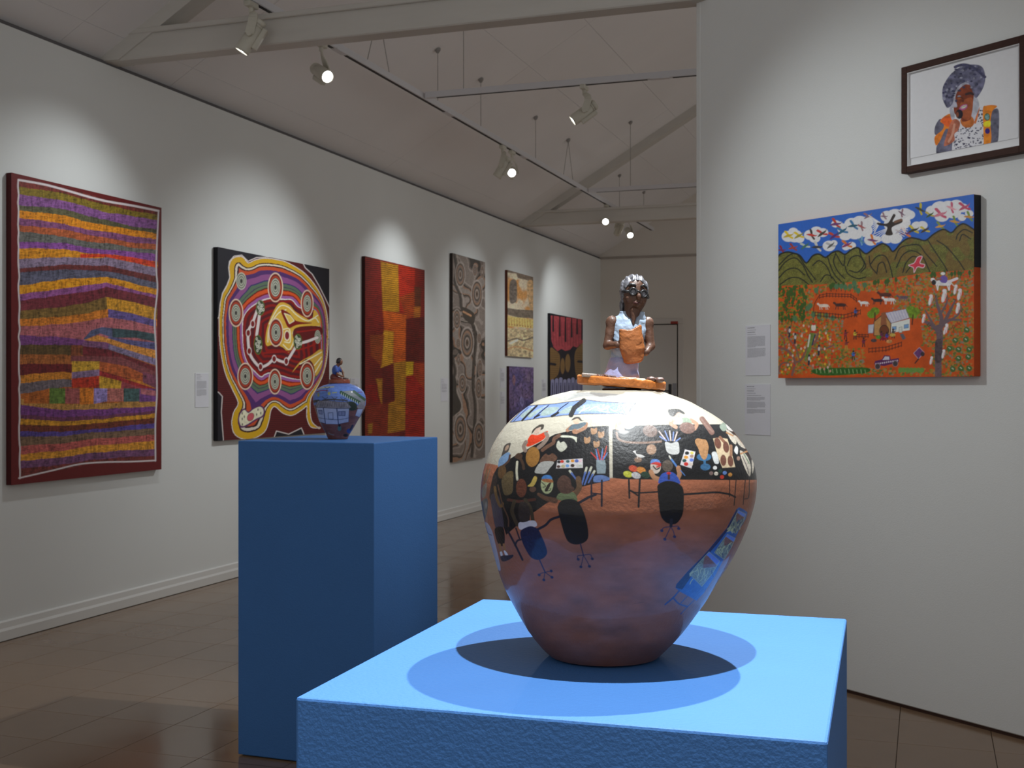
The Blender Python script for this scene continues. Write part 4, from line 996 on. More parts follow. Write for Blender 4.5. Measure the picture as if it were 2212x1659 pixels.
def paint_small(B):
    X, Y = B.X, B.Y
    B.C *= (1 + .35 * fbm(X * .15, Y * .4, 3))[:, None]
    B.frame(6.91, 640, 740)
    B.C[:] = np.where((B.y > 940 + 30 * vn(B.x * .02, 0 * B.x, 2))[:, None], lin((122, 80, 74)) * (1 + .4 * fbm(X * .1, Y * .3, 8))[:, None], B.C)
    for P, c, w in (([(300, 735), (380, 715), (470, 720)], (120, 40, 80), 14), ([(330, 690), (420, 670), (560, 660)], (170, 170, 120), 14), ([(540, 750), (600, 745)], (160, 170, 120), 16), ([(920, 745), (980, 740)], (120, 50, 90), 10), ([(400, 860), (520, 850), (700, 860), (760, 870)], (56, 60, 76), 22), ([(260, 880), (330, 870)], (54, 52, 54), 40)): B.line(P, w, c)
    B.ell(490, 760, 22, 26, (150, 160, 112)); B.ell(330, 780, 18, 30, (140, 150, 110))
    for x, y in ((570, 840), (700, 850), (430, 840), (460, 690)): B.line([(x - 40, y - 30), (x, y), (x + 40, y - 24)], 8, (48, 60, 70)); B.line([(x, y), (x - 6, y + 40)], 9, (56, 56, 60))
    B.poly([(650, 740), (720, 725), (860, 720), (960, 790), (1030, 870), (1030, 890), (930, 900), (800, 840)], (124, 132, 142))
    for k in range(10): t = k / 9; B.ell(670 + 270 * t, 745 + 145 * t, 22, 26, (50, 84, 66)); B.ell(860 + 160 * t, 730 + 120 * t, 18, 22, (50, 84, 66)); B.line([(675 + 270 * t, 750 + 145 * t), (672 + 270 * t, 785 + 145 * t)], 9, (180, 196, 190))
    B.poly([(740, 900), (830, 880), (900, 920), (900, 1000), (790, 1010)], (44, 58, 54))
    B.poly([(320, 870), (440, 865), (640, 885), (750, 890), (820, 965), (790, 985), (600, 985), (300, 965), (290, 935)], (132, 132, 146), False, .25, line=(60, 62, 80), lw=.7)
    for k in range(14): B.line([(345 + 33 * k, 880), (315 + 36 * k, 955)], 6, (96, 98, 114))
    B.poly([(298, 970), (600, 985), (788, 985), (780, 1185), (620, 1220), (450, 1215), (340, 1180)], (178, 190, 224), False, .06, line=(50, 66, 110), lw=.7)
    N_ = (44, 62, 112)
    for P, w in (([(405, 980), (435, 1210)], 12), ([(605, 985), (630, 1222)], 14), ([(325, 1120), (480, 1145), (640, 1150), (785, 1125)], 7)): B.line(P, w, N_)
    B.poly([(330, 1010), (385, 1010), (390, 1070), (340, 1065)], (140, 150, 190), False, line=N_, lw=1.0); B.poly([(630, 1030), (730, 1028), (728, 1090), (632, 1088)], (140, 150, 190), False, line=N_, lw=1.2); B.line([(680, 1030), (680, 1090)], 6, N_)
    B.poly([(475, 1050), (545, 1045), (550, 1145), (480, 1142)], None, False, line=N_, lw=1.0)
    B.poly([(905, 960), (950, 890), (1030, 885), (1015, 990), (930, 985)], (130, 130, 144), False, .2); B.poly([(915, 990), (1000, 992), (950, 1115), (880, 1090)], (178, 190, 224), False, .06, line=N_, lw=.7)
    B.ell(645, 1280, 28, 40, (80, 120, 120)); B.ell(645, 1235, 18, 22, (48, 38, 38)); B.ell(800, 1320, 50, 36, (48, 72, 150)); B.line([(810, 1300), (840, 1240)], 30, (40, 40, 60)); B.line([(480, 1350), (520, 1370), (560, 1380)], 14, (130, 130, 136)); B.ell(740, 1385, 40, 22, (40, 34, 34))
paint_small(B)
pot2 = thing('ceramic_pot', (*POT2, P2Z), 'small blue pot painted with a white house, on the narrow plinth', 'pot')
obj('pot_body', V2.reshape(-1, 3), grid_faces(len(z2), NC2, True)[:, ::-1], POTM, pot2, True, cols=B.C)
V, Fs = ring_band([(rad2[-1], z2[-1], sh2[-1]), (.001, z2[-1] + .003, sh2[-1])], POT2); obj('foot', V, Fs, CLAY, pot2)
V, Fs = ring_band([(rad2[0], z2[0], sh2[0]), (rad2[0] * .7, z2[0] + .004, sh2[0]), (rad2[0] * .55, z2[0] - .01, sh2[0])], POT2); obj('mouth_rim', V, Fs, mat('pot2_blue', lin((96, 128, 204)), .35, .5, .1, 60), pot2, True)
LX2, LY2 = 733.0, 829.0
ORG2 = POT2
def K(zx, zy, y=0.0): return np.array([640 + zx / 6.91 - LX2, y, LY2 - 740 - zy / 6.91])
lid2 = thing('pot_lid', (*ORG2, CH - (829 - HY) * S2), 'red-brown lid with a kneeling figure in a blue shirt, on the small pot', 'pot lid')
def part2(name, f, lo, hi, h, m, parent, label=None): return part(name, f, lo, hi, h, m, parent, S2, ORG2, CH - (LY2 - HY) * S2, label)
R2 = CM('clay_red_lid', (140, 68, 48)); BL2 = CM('clay_blue_shirt', (52, 86, 164)); RD2 = CM('clay_red_skirt', (104, 42, 36)); SK2 = CM('clay_tan_skin', (126, 84, 56)); HR2 = CM('clay_dark_hair', (34, 30, 34), .25)
part2('lid_disc', lambda P: smax((np.sqrt((P[:, 0] - .2) ** 2 + P[:, 1] ** 2) - 22.6), np.abs(P[:, 2] - 4.9) - 4.4, 1.5) + lump(P, .5, .3, 2), (-26, -26, -2), (26, 26, 12), .9, R2, lid2)
h2 = K(648, 282)
fg2 = part2('figure_body', lambda P: smin(smin(smin(s_ell(P, h2 + (1, 0, -1), (5.6, 5.4, 7.2)), s_cap(P, h2, K(610, 360), 4, 3.6), 2), s_ell(P, K(585, 420), (6.5, 9, 11)), 3), np.minimum(smin(s_cap(P, K(600, 370, -9), K(625, 470, -10), 3, 2.6), s_cap(P, K(625, 470, -10), K(695, 505, -7), 2.5, 2), 1), smin(s_cap(P, K(640, 370, 8), K(690, 450, 9), 3, 2.4), s_cap(P, K(690, 450, 9), K(700, 505, 4), 2.4, 2), 1)), 1.5), (-22, -16, 7), (14, 16, 58), .7, SK2, lid2, label='small kneeling clay figure bent over its work')
part2('shirt', lambda P: smin(s_ell(P, K(588, 420), (8, 10.4, 12.5)), np.minimum(s_cap(P, K(598, 370, -9), K(612, 430, -10.5), 4, 3.8), s_cap(P, K(625, 365, 8), K(660, 420, 9), 4, 3.6)), 2.5), (-24, -18, 14), (12, 18, 46), .7, BL2, fg2)
part2('skirt', lambda P: np.maximum(smin(s_ell(P, K(570, 520, 0), (9.5, 11, 9)), s_cap(P, K(570, 535, -6), K(680, 545, -6), 5, 3.6), 4), -(P[:, 2] - 7.4)), (-28, -16, 6), (12, 16, 30), .7, RD2, fg2)
part2('hair', lambda P: smin(smax(s_ell(P, h2 + (-1, 0, .6), (6.6, 6.4, 7.6)), -s_ell(P, h2 + (7, 0, -4), (6.5, 9, 9)), 1), s_cap(P, h2 + (-4, 0, -2), K(588, 345), 3.4, 1.6), 2), (-18, -10, 44), (10, 10, 62), .6, HR2, fg2)
part2('clay_work', lambda P: s_ell(P, K(720, 540, 0), (9, 8, 2.6)) + lump(P, .6, .3, 5), (-14, -12, 4), (22, 12, 16), .8, CM('clay_dark_work', (70, 48, 42)), lid2)
# ------------------------------------------------------------------ paintings
PAINTM = mat('canvas_paint', None, .5, .4, .05, 120, 0.0004, 320, attr=True)
def canvas_mesh(P0, du, dv, nrm, corners, nu, nv, paint, base, gain):
    """P0 top-left of the front face, du to the right, dv downwards"""
    U, V = np.meshgrid(np.linspace(0, 1, nu), np.linspace(0, 1, nv))
    H = homography([(0, 0), (1, 0), (1, 1), (0, 1)], corners)
    X, Y = hmap(H, U, V)
    A = Art(X, Y, base); A.U, A.V = U.ravel(), V.ravel(); A.aa = .5
    paint(A)
    C = np.clip(A.C * gain, 0, .92)
    W = P0 + U.reshape(-1, 1) * du + V.reshape(-1, 1) * dv + nrm * .0008
    return W, grid_faces(nv, nu), C
def canvas_left(label, c, th, nu, nv, paint, base, edge, gain=1.0, zb=None):
    x = WX + th
    yl = np.mean([on_x(*c[0], x)[1], on_x(*c[3], x)[1]]); yr = np.mean([on_x(*c[1], x)[1], on_x(*c[2], x)[1]])
    def zat(p, y): X = x * cY + y * sY; Zc = -x * sY + y * cY; return CH + (HY - p[1]) * Zc / F
    zt = np.mean([zat(c[0], yl), zat(c[1], yr)]); zl = np.mean([zat(c[3], yl), zat(c[2], yr)])
    t = thing('canvas_painting', (WX, (yl + yr) / 2, zl), label, 'painting')
    MB().box((WX + .0005, yl, zl), (x, yr, zt), .0025).build('stretched_canvas', mat('canvas_edge_%d_%d_%d' % edge, lin(edge), .6, .3, .1, 40), t)
    P0 = np.array([x, yl, zt]); du = np.array([0, yr - yl, 0]); dv = np.array([0, 0, zl - zt])
    W, Q, C = canvas_mesh(P0, du, dv, np.array([1, 0, 0]), c, nu, nv, paint, base, gain)
    obj('painted_front', W, Q[:, ::-1], PAINTM, t, False, cols=C)
    print(label[:30], 'y', round(yl, 2), round(yr, 2), 'z', round(zl, 2), round(zt, 2))
    return t
def paint_stripes(A):
    A.frame(2.1833, 0, 340); x, y = A.x, A.y
    xs_ = [90, 300, 410, 500, 620, 735]
    B = [((110, 45, 40), (112, 145, 175, 200, 228, 255)), ((122, 104, 32), (140, 170, 205, 225, 250, 270)), ((124, 78, 134), (175, 205, 235, 260, 275, 295)), ((86, 84, 60), (225, 245, 275, 295, 325, 340)), ((206, 128, 28), (250, 275, 305, 320, 340, 360)), ((122, 72, 112), (285, 315, 340, 350, 370, 388)), ((168, 88, 52), (320, 340, 365, 380, 400, 410)), ((98, 98, 94), (350, 375, 395, 405, 425, 435)), ((128, 72, 144), (400, 405, 425, 435, 445, 455)), ((204, 134, 32), (430, 432, 452, 455, 472, 490)), ((128, 112, 136), (480, 470, 475, 472, 495, 520)), ((102, 46, 46), (525, 505, 510, 510, 535, 560)), ((88, 88, 108), (545, 528, 533, 535, 560, 590)), ((208, 138, 28), (605, 575, 568, 563, 590, 620)), ((138, 78, 134), (645, 620, 600, 592, 620, 650)), ((108, 42, 52), (675, 650, 630, 612, 635, 665)), ((118, 92, 46), (725, 705, 685, 655, 680, 710)), ((192, 114, 38), (765, 750, 735, 715, 735, 765)), ((162, 92, 98), (800, 785, 770, 755, 770, 800)), ((112, 62, 118), (840, 850, 860, 850, 860, 880)), ((88, 68, 38), (885, 885, 885, 900, 920, 930)), ((152, 88, 42), (930, 930, 935, 935, 940, 960)), ((98, 28, 32), (975, 975, 975, 960, 970, 1000)), ((186, 118, 38), (1030, 1012, 1025, 1030, 1045, 1060)), ((102, 92, 98), (1070, 1045, 1050, 1060, 1075, 1090)), ((162, 88, 32), (1120, 1085, 1085, 1090, 1095, 1110)), ((168, 122, 62), (1140, 1165, 1165, 1160, 1150, 1150)), ((108, 56, 118), (1170, 1190, 1190, 1185, 1180, 1172)), ((102, 52, 78), (1215, 1225, 1220, 1218, 1205, 1192)), ((182, 128, 32), (1235, 1245, 1240, 1232, 1218, 1205)), ((102, 46, 32), (1265, 1265, 1260, 1250, 1240, 1225)), ((78, 62, 134), (1295, 1293, 1285, 1278, 1265, 1253)), ((112, 88, 68), (1320, 1315, 1300, 1295, 1285, 1275)), ((168, 82, 78), (1365, 1350, 1332, 1325, 1315, 1305)), ((192, 132, 42), (1400, 1385, 1365, 1355, 1345, 1335)), ((108, 68, 104), (1435, 1415, 1395, 1388, 1380, 1375)), ((108, 46, 42), (1470, 1450, 1430, 1422, 1412, 1405))]
    wob = 5 * fbm(x * .02, y * .02, 4); inside = (x > 82 + .014 * (y - 110)) & (x < 740)
    yt = np.interp(x, xs_, B[0][1]); yb = np.interp(x, [95, 350, 450, 740], [1512, 1465, 1440, 1430]); inside &= (y > yt - 4) & (y < yb)
    C = A.C.copy()
    for c, ys_ in B:
        m = y + wob > np.interp(x, xs_, ys_); C[m] = lin(c)
    A.C = np.where(inside[:, None], C, A.C)
    q = lambda P, c: A.poly(P, c, False, 0)
    q([(375, 456), (500, 456), (620, 470), (735, 492), (735, 520), (620, 494), (500, 470), (375, 474)], (202, 62, 32)); q([(500, 660), (620, 680), (735, 712), (735, 765), (620, 735), (505, 715)], (194, 138, 38)); q([(508, 715), (620, 735), (735, 768), (735, 800), (620, 770), (510, 755)], (94, 78, 136))
    q([(395, 855), (430, 815), (480, 800), (530, 805), (530, 850), (470, 830), (395, 862)], (78, 84, 116)); q([(530, 805), (640, 815), (735, 832), (735, 870), (640, 850), (530, 850)], (52, 72, 78)); q([(510, 845), (620, 862), (735, 872), (735, 905), (620, 890), (510, 868)], (84, 82, 128)); q([(395, 862), (460, 838), (500, 850), (600, 880), (735, 908), (735, 948), (620, 920), (500, 872), (420, 866)], (198, 132, 56)); q([(390, 868), (500, 875), (512, 905), (390, 890)], (112, 72, 106)); q([(390, 890), (510, 905), (735, 985), (735, 1010), (570, 945), (390, 935)], (104, 34, 42)); q([(512, 880), (735, 948), (735, 980), (620, 940), (512, 905)], (120, 108, 140)); q([(335, 935), (570, 940), (735, 1010), (735, 1080), (470, 965), (335, 962)], (118, 62, 66)); q([(115, 890), (335, 890), (335, 930), (115, 930)], (88, 68, 38)); q([(335, 885), (385, 885), (385, 935), (335, 935)], (122, 66, 40))
    q([(340, 962), (470, 962), (470, 1000), (340, 1014)], (182, 142, 44)); q([(470, 962), (600, 985), (675, 1020), (675, 1058), (560, 1030), (470, 1005)], (168, 84, 42)); q([(340, 1014), (470, 1000), (470, 1030), (340, 1044)], (128, 104, 138)); q([(340, 1044), (470, 1030), (470, 1086), (340, 1086)], (172, 48, 28)); q([(470, 1030), (575, 1055), (570, 1102), (470, 1090)], (184, 142, 42)); q([(470, 1005), (735, 1090), (735, 1112), (575, 1055), (470, 1030)], (150, 40, 44)); q([(575, 1055), (665, 1085), (665, 1112), (570, 1105)], (142, 60, 68)); q([(675, 1010), (740, 1030), (740, 1090), (675, 1060)], (116, 62, 82))
    for a, b, c in ((115, 235, (162, 88, 32)), (235, 310, (88, 114, 48)), (310, 378, (148, 78, 78)), (378, 445, (198, 114, 32)), (445, 508, (144, 128, 188)), (508, 585, (164, 98, 92)), (585, 660, (62, 88, 88)), (660, 738, (108, 62, 124))):
        tl = 1088 if a > 200 else 1125; q([(a, tl), (b, 1090), (b, 1150 + 12 * (b < 500)), (a, 1152 + 10 * (a < 500))], c)
    q([(665, 1088), (740, 1100), (740, 1125), (665, 1115)], (164, 96, 104))
    # brush marks: short upright dabs in running lines
    tex = vn(x * .16 + 2 * vn(x * .02, y * .02, 3), y * .035, 7) * .75 + vn(x * .08, y * .3 + 2.5 * vn(x * .03, y * .01, 2), 9) * .75 + vn(x * .4, y * .4, 12) * .6
    A.C = np.where(inside[:, None], A.C * np.clip(1 + .95 * tex, .3, 2.1)[:, None], A.C * (1 + .12 * vn(x * .1, y * .1, 3))[:, None])
    A.C = np.where((inside & (vn(x * .30, y * .06, 33) > .33))[:, None], A.C * .55, A.C)
    w = 3 * np.array([A.rng.uniform(-1, 1) for _ in range(60)])
    e = [(80 + .014 * (k * 35) + w[k], 108 + k * 35.2) for k in range(41)]
    A.line(e, 7, (206, 198, 200)); A.line([(a, b + w[i]) for i, (a, b) in enumerate(((80, 108), (200, 130), (300, 153), (410, 188), (500, 207), (620, 228), (742, 254)))], 10, (206, 198, 200)); A.line([(742, 254), (733, 500), (740, 620), (728, 760), (735, 900), (742, 1100), (736, 1250), (738, 1430)], 7, (200, 194, 198)); A.line([(95, 1514), (250, 1478), (380, 1447), (500, 1437), (620, 1434), (738, 1428)], 7, (206, 198, 200))
def paint_rings(A):
    A.frame(3.318, 400, 500); x, y = A.x, A.y
    A.C[:] = lin((84, 20, 24)) * (1 + .3 * np.sin(y * .42 + 6 * fbm(x * .006, y * .006, 2)))[:, None]
    out = smooth_closed([(252, 560), (262, 470), (300, 395), (322, 330), (318, 250), (338, 203), (372, 185), (412, 188), (450, 228), (500, 208), (560, 196), (630, 200), (700, 214), (760, 240), (840, 290), (900, 350), (950, 420), (985, 490), (1008, 570), (1020, 660), (1022, 770), (1014, 890), (996, 985), (970, 1060), (930, 1135), (895, 1200), (890, 1290), (905, 1370), (950, 1410), (1010, 1405), (1030, 1330), (1033, 1500), (880, 1420), (868, 1330), (872, 1245), (835, 1275), (765, 1315), (700, 1300), (640, 1250), (608, 1280), (592, 1360), (560, 1435), (480, 1480), (400, 1478), (348, 1438), (334, 1365), (348, 1292), (380, 1225), (340, 1130), (292, 1020), (264, 900), (248, 760), (246, 640)][:29] + [(960, 1410), (900, 1400), (872, 1330), (872, 1250), (835, 1275), (765, 1315), (700, 1300), (640, 1250), (608, 1280), (592, 1360), (560, 1435), (480, 1480), (400, 1478), (348, 1438), (334, 1365), (348, 1292), (380, 1225), (340, 1130), (292, 1020), (264, 900), (248, 760), (246, 640)], 4)
    inn = smooth_closed([(418, 620), (450, 565), (500, 525), (560, 495), (620, 482), (700, 490), (760, 492), (805, 540), (860, 560), (930, 565), (962, 640), (972, 760), (972, 900), (955, 985), (900, 1040), (840, 1060), (760, 1050), (690, 1030), (610, 1008), (565, 1020), (540, 1036), (500, 1000), (460, 955), (432, 900), (416, 820), (412, 700)], 4)
    I = np.arange(len(A.X)); do = A.sd(A.tr(out), I); di = A.sd(A.tr(inn), I)
    t = do / (do - di + 1e-9)
    lev = [0, .10, .125, .165, .195, .28, .385, .53, .56, .64, .665, .72, .75, .84, .88, .965, 1.01]
    cols = [(210, 164, 24), (60, 30, 30), (214, 206, 190), (58, 24, 28), (194, 78, 38), (78, 42, 104), (138, 78, 134), (52, 50, 104), (88, 110, 88), (66, 62, 84), (92, 116, 84), (96, 24, 20), (208, 80, 28), (136, 26, 20), (152, 92, 154), (216, 208, 206)]
    ring = (do > 0) & (di < 0); jt = .012 * fbm(x * .03, y * .03, 5)
    k = np.clip(np.searchsorted(lev, np.clip(t + jt, 0, 1.0), side='right') - 1, 0, len(cols) - 1)
    CL = np.array([lin(c) for c in cols]); A.C[ring] = CL[k[ring]]
    ws = np.sin(np.where(di > 0, di, 0) * .55 + 2.0 * fbm(x * .01, y * .01, 8)); ins = di > 0
    A.C[ins] = np.where((ws > .1)[:, None], lin((138, 18, 14)), lin((84, 18, 28)))[ins]
    lw_ = (np.abs(do + 1.0) < .9); A.C[lw_] = lin((218, 210, 206))
    for P in ([(215, 90), (640, 170), (620, 182), (510, 187), (450, 214), (405, 170), (350, 178), (318, 215), (312, 260), (320, 330), (300, 382), (268, 440), (250, 520), (242, 610), (215, 640)], [(830, 200), (860, 260), (910, 305), (960, 390), (1000, 470), (1036, 545), (1060, 540), (1060, 220)], [(215, 1140), (240, 1150), (264, 1178), (256, 1290), (264, 1400), (272, 1510), (215, 1510)], [(636, 1470), (650, 1430), (738, 1454), (830, 1410), (848, 1455), (850, 1520), (636, 1520)]): A.poly(P, (20, 20, 32), False, .05, line=(214, 206, 204), lw=2.0)
    A.poly([(600, 640), (668, 515), (740, 522), (785, 570), (850, 612), (905, 632), (925, 560), (965, 620), (962, 690), (900, 690), (825, 682), (780, 722), (795, 765), (745, 865), (700, 832), (640, 805), (582, 818), (574, 750)], (214, 172, 62), True)
    A.poly([(765, 1010), (820, 935), (900, 890), (978, 845), (980, 960), (935, 1035), (915, 950), (860, 915)], (206, 164, 66), True)
    for P in ([(600, 660), (670, 540), (735, 540), (800, 600), (880, 640), (950, 600)], [(590, 790), (600, 690), (660, 590), (720, 560)], [(700, 810), (745, 845), (780, 770), (770, 720), (830, 690), (955, 680)], [(820, 950), (905, 905), (975, 865)], [(925, 960), (975, 900)], [(930, 1010), (978, 930)], [(700, 700), (745, 700), (750, 790), (710, 790)], [(880, 640), (930, 620), (955, 650)]): A.line(P, 8, (236, 226, 188))
    A.poly([(685, 560), (745, 585), (795, 640), (910, 655), (800, 668), (742, 690), (712, 640)], (122, 16, 14)); A.poly([(708, 585), (750, 600), (780, 640), (745, 660)], (222, 190, 90), False, line=(236, 226, 190), lw=1.6); A.ell(728, 745, 18, 34, (130, 30, 40), 0, line=(236, 220, 190), lw=6)
    A.poly([(790, 690), (960, 680), (975, 740), (830, 790), (775, 770)], (96, 16, 20)); A.line([(800, 720), (960, 700)], 10, (150, 22, 16)); A.line([(560, 870), (700, 860), (800, 850), (900, 820), (970, 780)], 12, (150, 22, 16))
    def roundel(cx, cy, rx, ry, full=True):
        if full:
            A.ell(cx, cy, rx, ry, (226, 202, 178), 0, .02); A.ell(cx, cy, rx - 7, ry - 9, (112, 30, 26)); A.ell(cx, cy, rx * .76, ry * .76, (184, 66, 34)); A.ell(cx, cy, rx * .66, ry * .66, (84, 34, 46))
            f = .6
        else: f = 1
        for i, c in enumerate(((190, 194, 176), (96, 96, 88), (186, 190, 172), (100, 100, 92), (182, 186, 168), (92, 90, 84), (24, 20, 24))): A.ell(cx, cy, rx * f * (1 - i * .14), ry * f * (1 - i * .14), c)
    for a in ((645, 400, 55, 106), (873, 515, 46, 98), (363, 582, 52, 100), (428, 1035, 56, 97), (640, 1075, 47, 92), (872, 1035, 52, 100), (648, 722, 53, 102)): roundel(*a)
    roundel(402, 355, 36, 62, False); roundel(948, 755, 22, 48, False)
    WP = (218, 208, 206)
    A.line([(515, 560), (482, 650), (450, 722), (457, 855), (490, 925), (537, 968), (590, 950), (635, 912), (680, 928), (722, 930), (770, 860), (800, 805)], 19, WP); A.line([(530, 600), (510, 740)], 20, WP); A.line([(825, 800), (880, 785), (945, 760)], 19, WP)
    for cx, cy in ((482, 660), (450, 725), (457, 855), (537, 968), (635, 912), (722, 930)): A.ell(cx, cy, 15, 25, (120, 22, 24), 0, line=WP, lw=5)
    for cx, cy, rx, ry, n_ in ((537, 545, 31, 55, 9), (520, 810, 30, 70, 9), (805, 790, 31, 56, 9)):
        A.ell(cx, cy, rx, ry, (92, 118, 44)); A.ell(cx, cy, rx - 4, ry - 6, (52, 62, 44))
        for k_ in range(n_): a = k_ * 2.4; r_ = (.25 + .09 * k_) * .78; A.ell(cx + rx * r_ * math.cos(a), cy + ry * r_ * math.sin(a), 7, 11, (212, 214, 196)); A.ell(cx + rx * r_ * math.cos(a), cy + ry * r_ * math.sin(a), 3, 5, (50, 54, 44))
    A.poly([(375, 1330), (392, 1288), (420, 1265), (450, 1288), (480, 1262), (530, 1242), (566, 1270), (560, 1322), (505, 1352), (440, 1392), (395, 1402), (376, 1365)], (90, 42, 96), True); A.poly([(384, 1330), (398, 1295), (422, 1276), (450, 1298), (485, 1272), (530, 1254), (556, 1275), (550, 1316), (500, 1342), (436, 1382), (400, 1390), (386, 1362)], (224, 220, 192), True, .1); A.ell(465, 1327, 22, 30, (196, 84, 96), .5, line=(120, 50, 50), lw=3)
    for cx, cy in ((405, 1300), (405, 1340), (420, 1325), (518, 1275), (508, 1310), (538, 1300), (406, 1380)): A.ell(cx, cy, 4, 9, (70, 66, 56))
def paint_patch(A):
    A.frame(2.9625, 760, 500); x, y = A.x, A.y
    A.C *= (1 + .5 * fbm(x * .012, y * .01, 4))[:, None]
    q = lambda P, c: A.poly(P, c, False, .2, .1, soft=1.6)
    q([(80, 170), (180, 195), (195, 500), (205, 640), (80, 640)], (118, 26, 16)); q([(290, 215), (400, 235), (395, 520), (300, 515)], (160, 36, 16)); q([(300, 420), (400, 380), (395, 540), (345, 560)], (150, 58, 18))
    q([(180, 192), (290, 216), (300, 515), (195, 505)], (166, 116, 22)); q([(195, 505), (345, 530), (345, 830), (265, 838), (262, 640), (205, 635)], (180, 80, 20)); q([(205, 630), (265, 640), (262, 842), (185, 872), (185, 715)], (184, 130, 26)); q([(265, 838), (345, 826), (350, 920), (346, 1100), (345, 1270), (230, 1292), (235, 1100), (275, 1080)], (154, 104, 22)); q([(345, 830), (395, 832), (392, 920), (347, 922)], (194, 154, 24)); q([(347, 925), (465, 900), (470, 1330), (345, 1330)], (146, 28, 16)); q([(115, 660), (205, 660), (190, 860), (120, 790)], (134, 58, 20)); q([(190, 872), (265, 842), (275, 1080), (200, 1110)], (96, 22, 16)); q([(155, 940), (195, 940), (195, 1115), (175, 1050)], (160, 108, 26)); q([(395, 350), (440, 360), (436, 500), (398, 500)], (88, 42, 22)); q([(395, 480), (438, 480), (432, 555), (392, 550)], (160, 92, 28)); q([(345, 560), (470, 540), (470, 830), (345, 830)], (92, 22, 16)); q([(395, 840), (470, 840), (465, 1010), (395, 920)], (150, 52, 18)); q([(80, 980), (165, 975), (165, 1090), (80, 1100)], (130, 22, 14)); q([(80, 1110), (232, 1100), (230, 1330), (80, 1330)], (124, 38, 18)); q([(105, 1230), (135, 1225), (132, 1290), (108, 1295)], (150, 108, 30))
    A.C *= np.clip(1 + .62 * np.sin(y * .52 + 4 * vn(x * .05, y * .012, 3) + x * .05) + .5 * vn(x * .25, y * .25, 5), .25, 1.9)[:, None]
def paint_ovals(A):
    A.frame(2.9625, 760, 500); x, y = A.x, A.y
    f = np.sin(9 * fbm(x * .006, y * .0045, 6) + x * .012)
    pal = np.array([lin(c) for c in ((128, 116, 108), (150, 138, 130), (110, 98, 90), (62, 56, 50), (150, 116, 94), (142, 132, 124))])
    A.C[:] = pal[np.clip(((f + 1) * 2.99).astype(int), 0, 5)]
    for P in ([(650, 150), (665, 250), (655, 330), (690, 420), (700, 500), (760, 580), (780, 640)], [(640, 560), (700, 580), (770, 600), (790, 700), (780, 850)], [(780, 830), (775, 1000), (790, 1150), (770, 1440)], [(640, 820), (660, 900), (650, 1000), (690, 1130), (650, 1180)]): A.line(P, 17, (72, 64, 57), True, .2); A.line([(a + 18, b) for a, b in P], 5, (170, 158, 148))
    A.poly([(640, 940), (668, 960), (672, 1040), (700, 1110), (690, 1150), (642, 1170)], (62, 56, 50)); A.poly([(705, 490), (780, 530), (775, 600), (715, 560)], (70, 62, 54)); A.line([(712, 520), (760, 545)], 12, (190, 142, 104))
    for cx, cy, rx, ry in ((690, 280, 33, 85), (798, 405, 37, 95), (670, 570, 25, 68), (737, 720, 44, 105), (680, 725, 15, 34), (708, 980, 26, 64), (812, 1010, 22, 72), (697, 1270, 42, 100), (815, 1310, 34, 92), (815, 690, 14, 36), (785, 250, 16, 40), (832, 260, 12, 44), (820, 880, 16, 60), (682, 830, 12, 40), (845, 980, 8, 40)):
        for i, c in enumerate(((166, 154, 146), (86, 76, 68), (150, 118, 96), (120, 108, 100), (72, 64, 58), (156, 142, 132), (104, 84, 70), (60, 54, 48))):
            s_ = 1 - i * .13
            if s_ * rx > 3: A.ell(cx, cy, rx * s_, ry * s_, c)
    A.C *= (1 + .35 * vn(x * .25, y * .25, 8))[:, None]
def paint_cream(A):
    A.frame(2.9625, 760, 500); x, y = A.x, A.y
    n_ = fbm(x * .03, y * .02, 4)
    A.C[:] = lin((206, 190, 164)) * (1 + .35 * n_)[:, None]
    m = np.clip((fbm(x * .02 + 5, y * .012, 9) - .05) * 4, 0, 1)[:, None]; A.C = A.C * (1 - m) + lin((196, 142, 84)) * m
    A.poly([(985, 240), (1165, 280), (1165, 330), (1110, 310), (1060, 300), (1050, 270), (985, 262)], (122, 106, 92), False, .3); A.poly([(1010, 325), (1050, 320), (1055, 430), (1045, 460), (1010, 455)], (112, 102, 94), True, .4); A.poly([(1120, 335), (1165, 330), (1165, 520), (1140, 500)], (196, 160, 116), True, .3)
    A.poly([(985, 495), (1060, 505), (1165, 510), (1165, 562), (1060, 555), (985, 535)], (116, 104, 92), False, .3); A.poly([(985, 545), (1165, 570), (1165, 625), (985, 610)], (212, 188, 118), False, .1)
    for k in range(9): A.line([(1005 + 17 * k, 558 + 1.5 * k), (1005 + 17 * k, 600 + 1.5 * k)], 4, (188, 152, 72)); A.ell(1008 + 17 * k, 600 + 2 * k, 4, 5, (164, 112, 62))
    A.poly([(985, 620), (1165, 640), (1165, 810), (985, 800)], (196, 176, 138), False, .5); A.line([(1000, 705), (1050, 690), (1100, 700), (1160, 680)], 8, (104, 94, 84)); A.line([(1000, 755), (1060, 740), (1160, 765)], 10, (190, 150, 106)); A.line([(1015, 720), (1060, 700)], 14, (226, 216, 196))
    A.C *= (1 + .4 * vn(x * .2, y * .2, 7))[:, None]
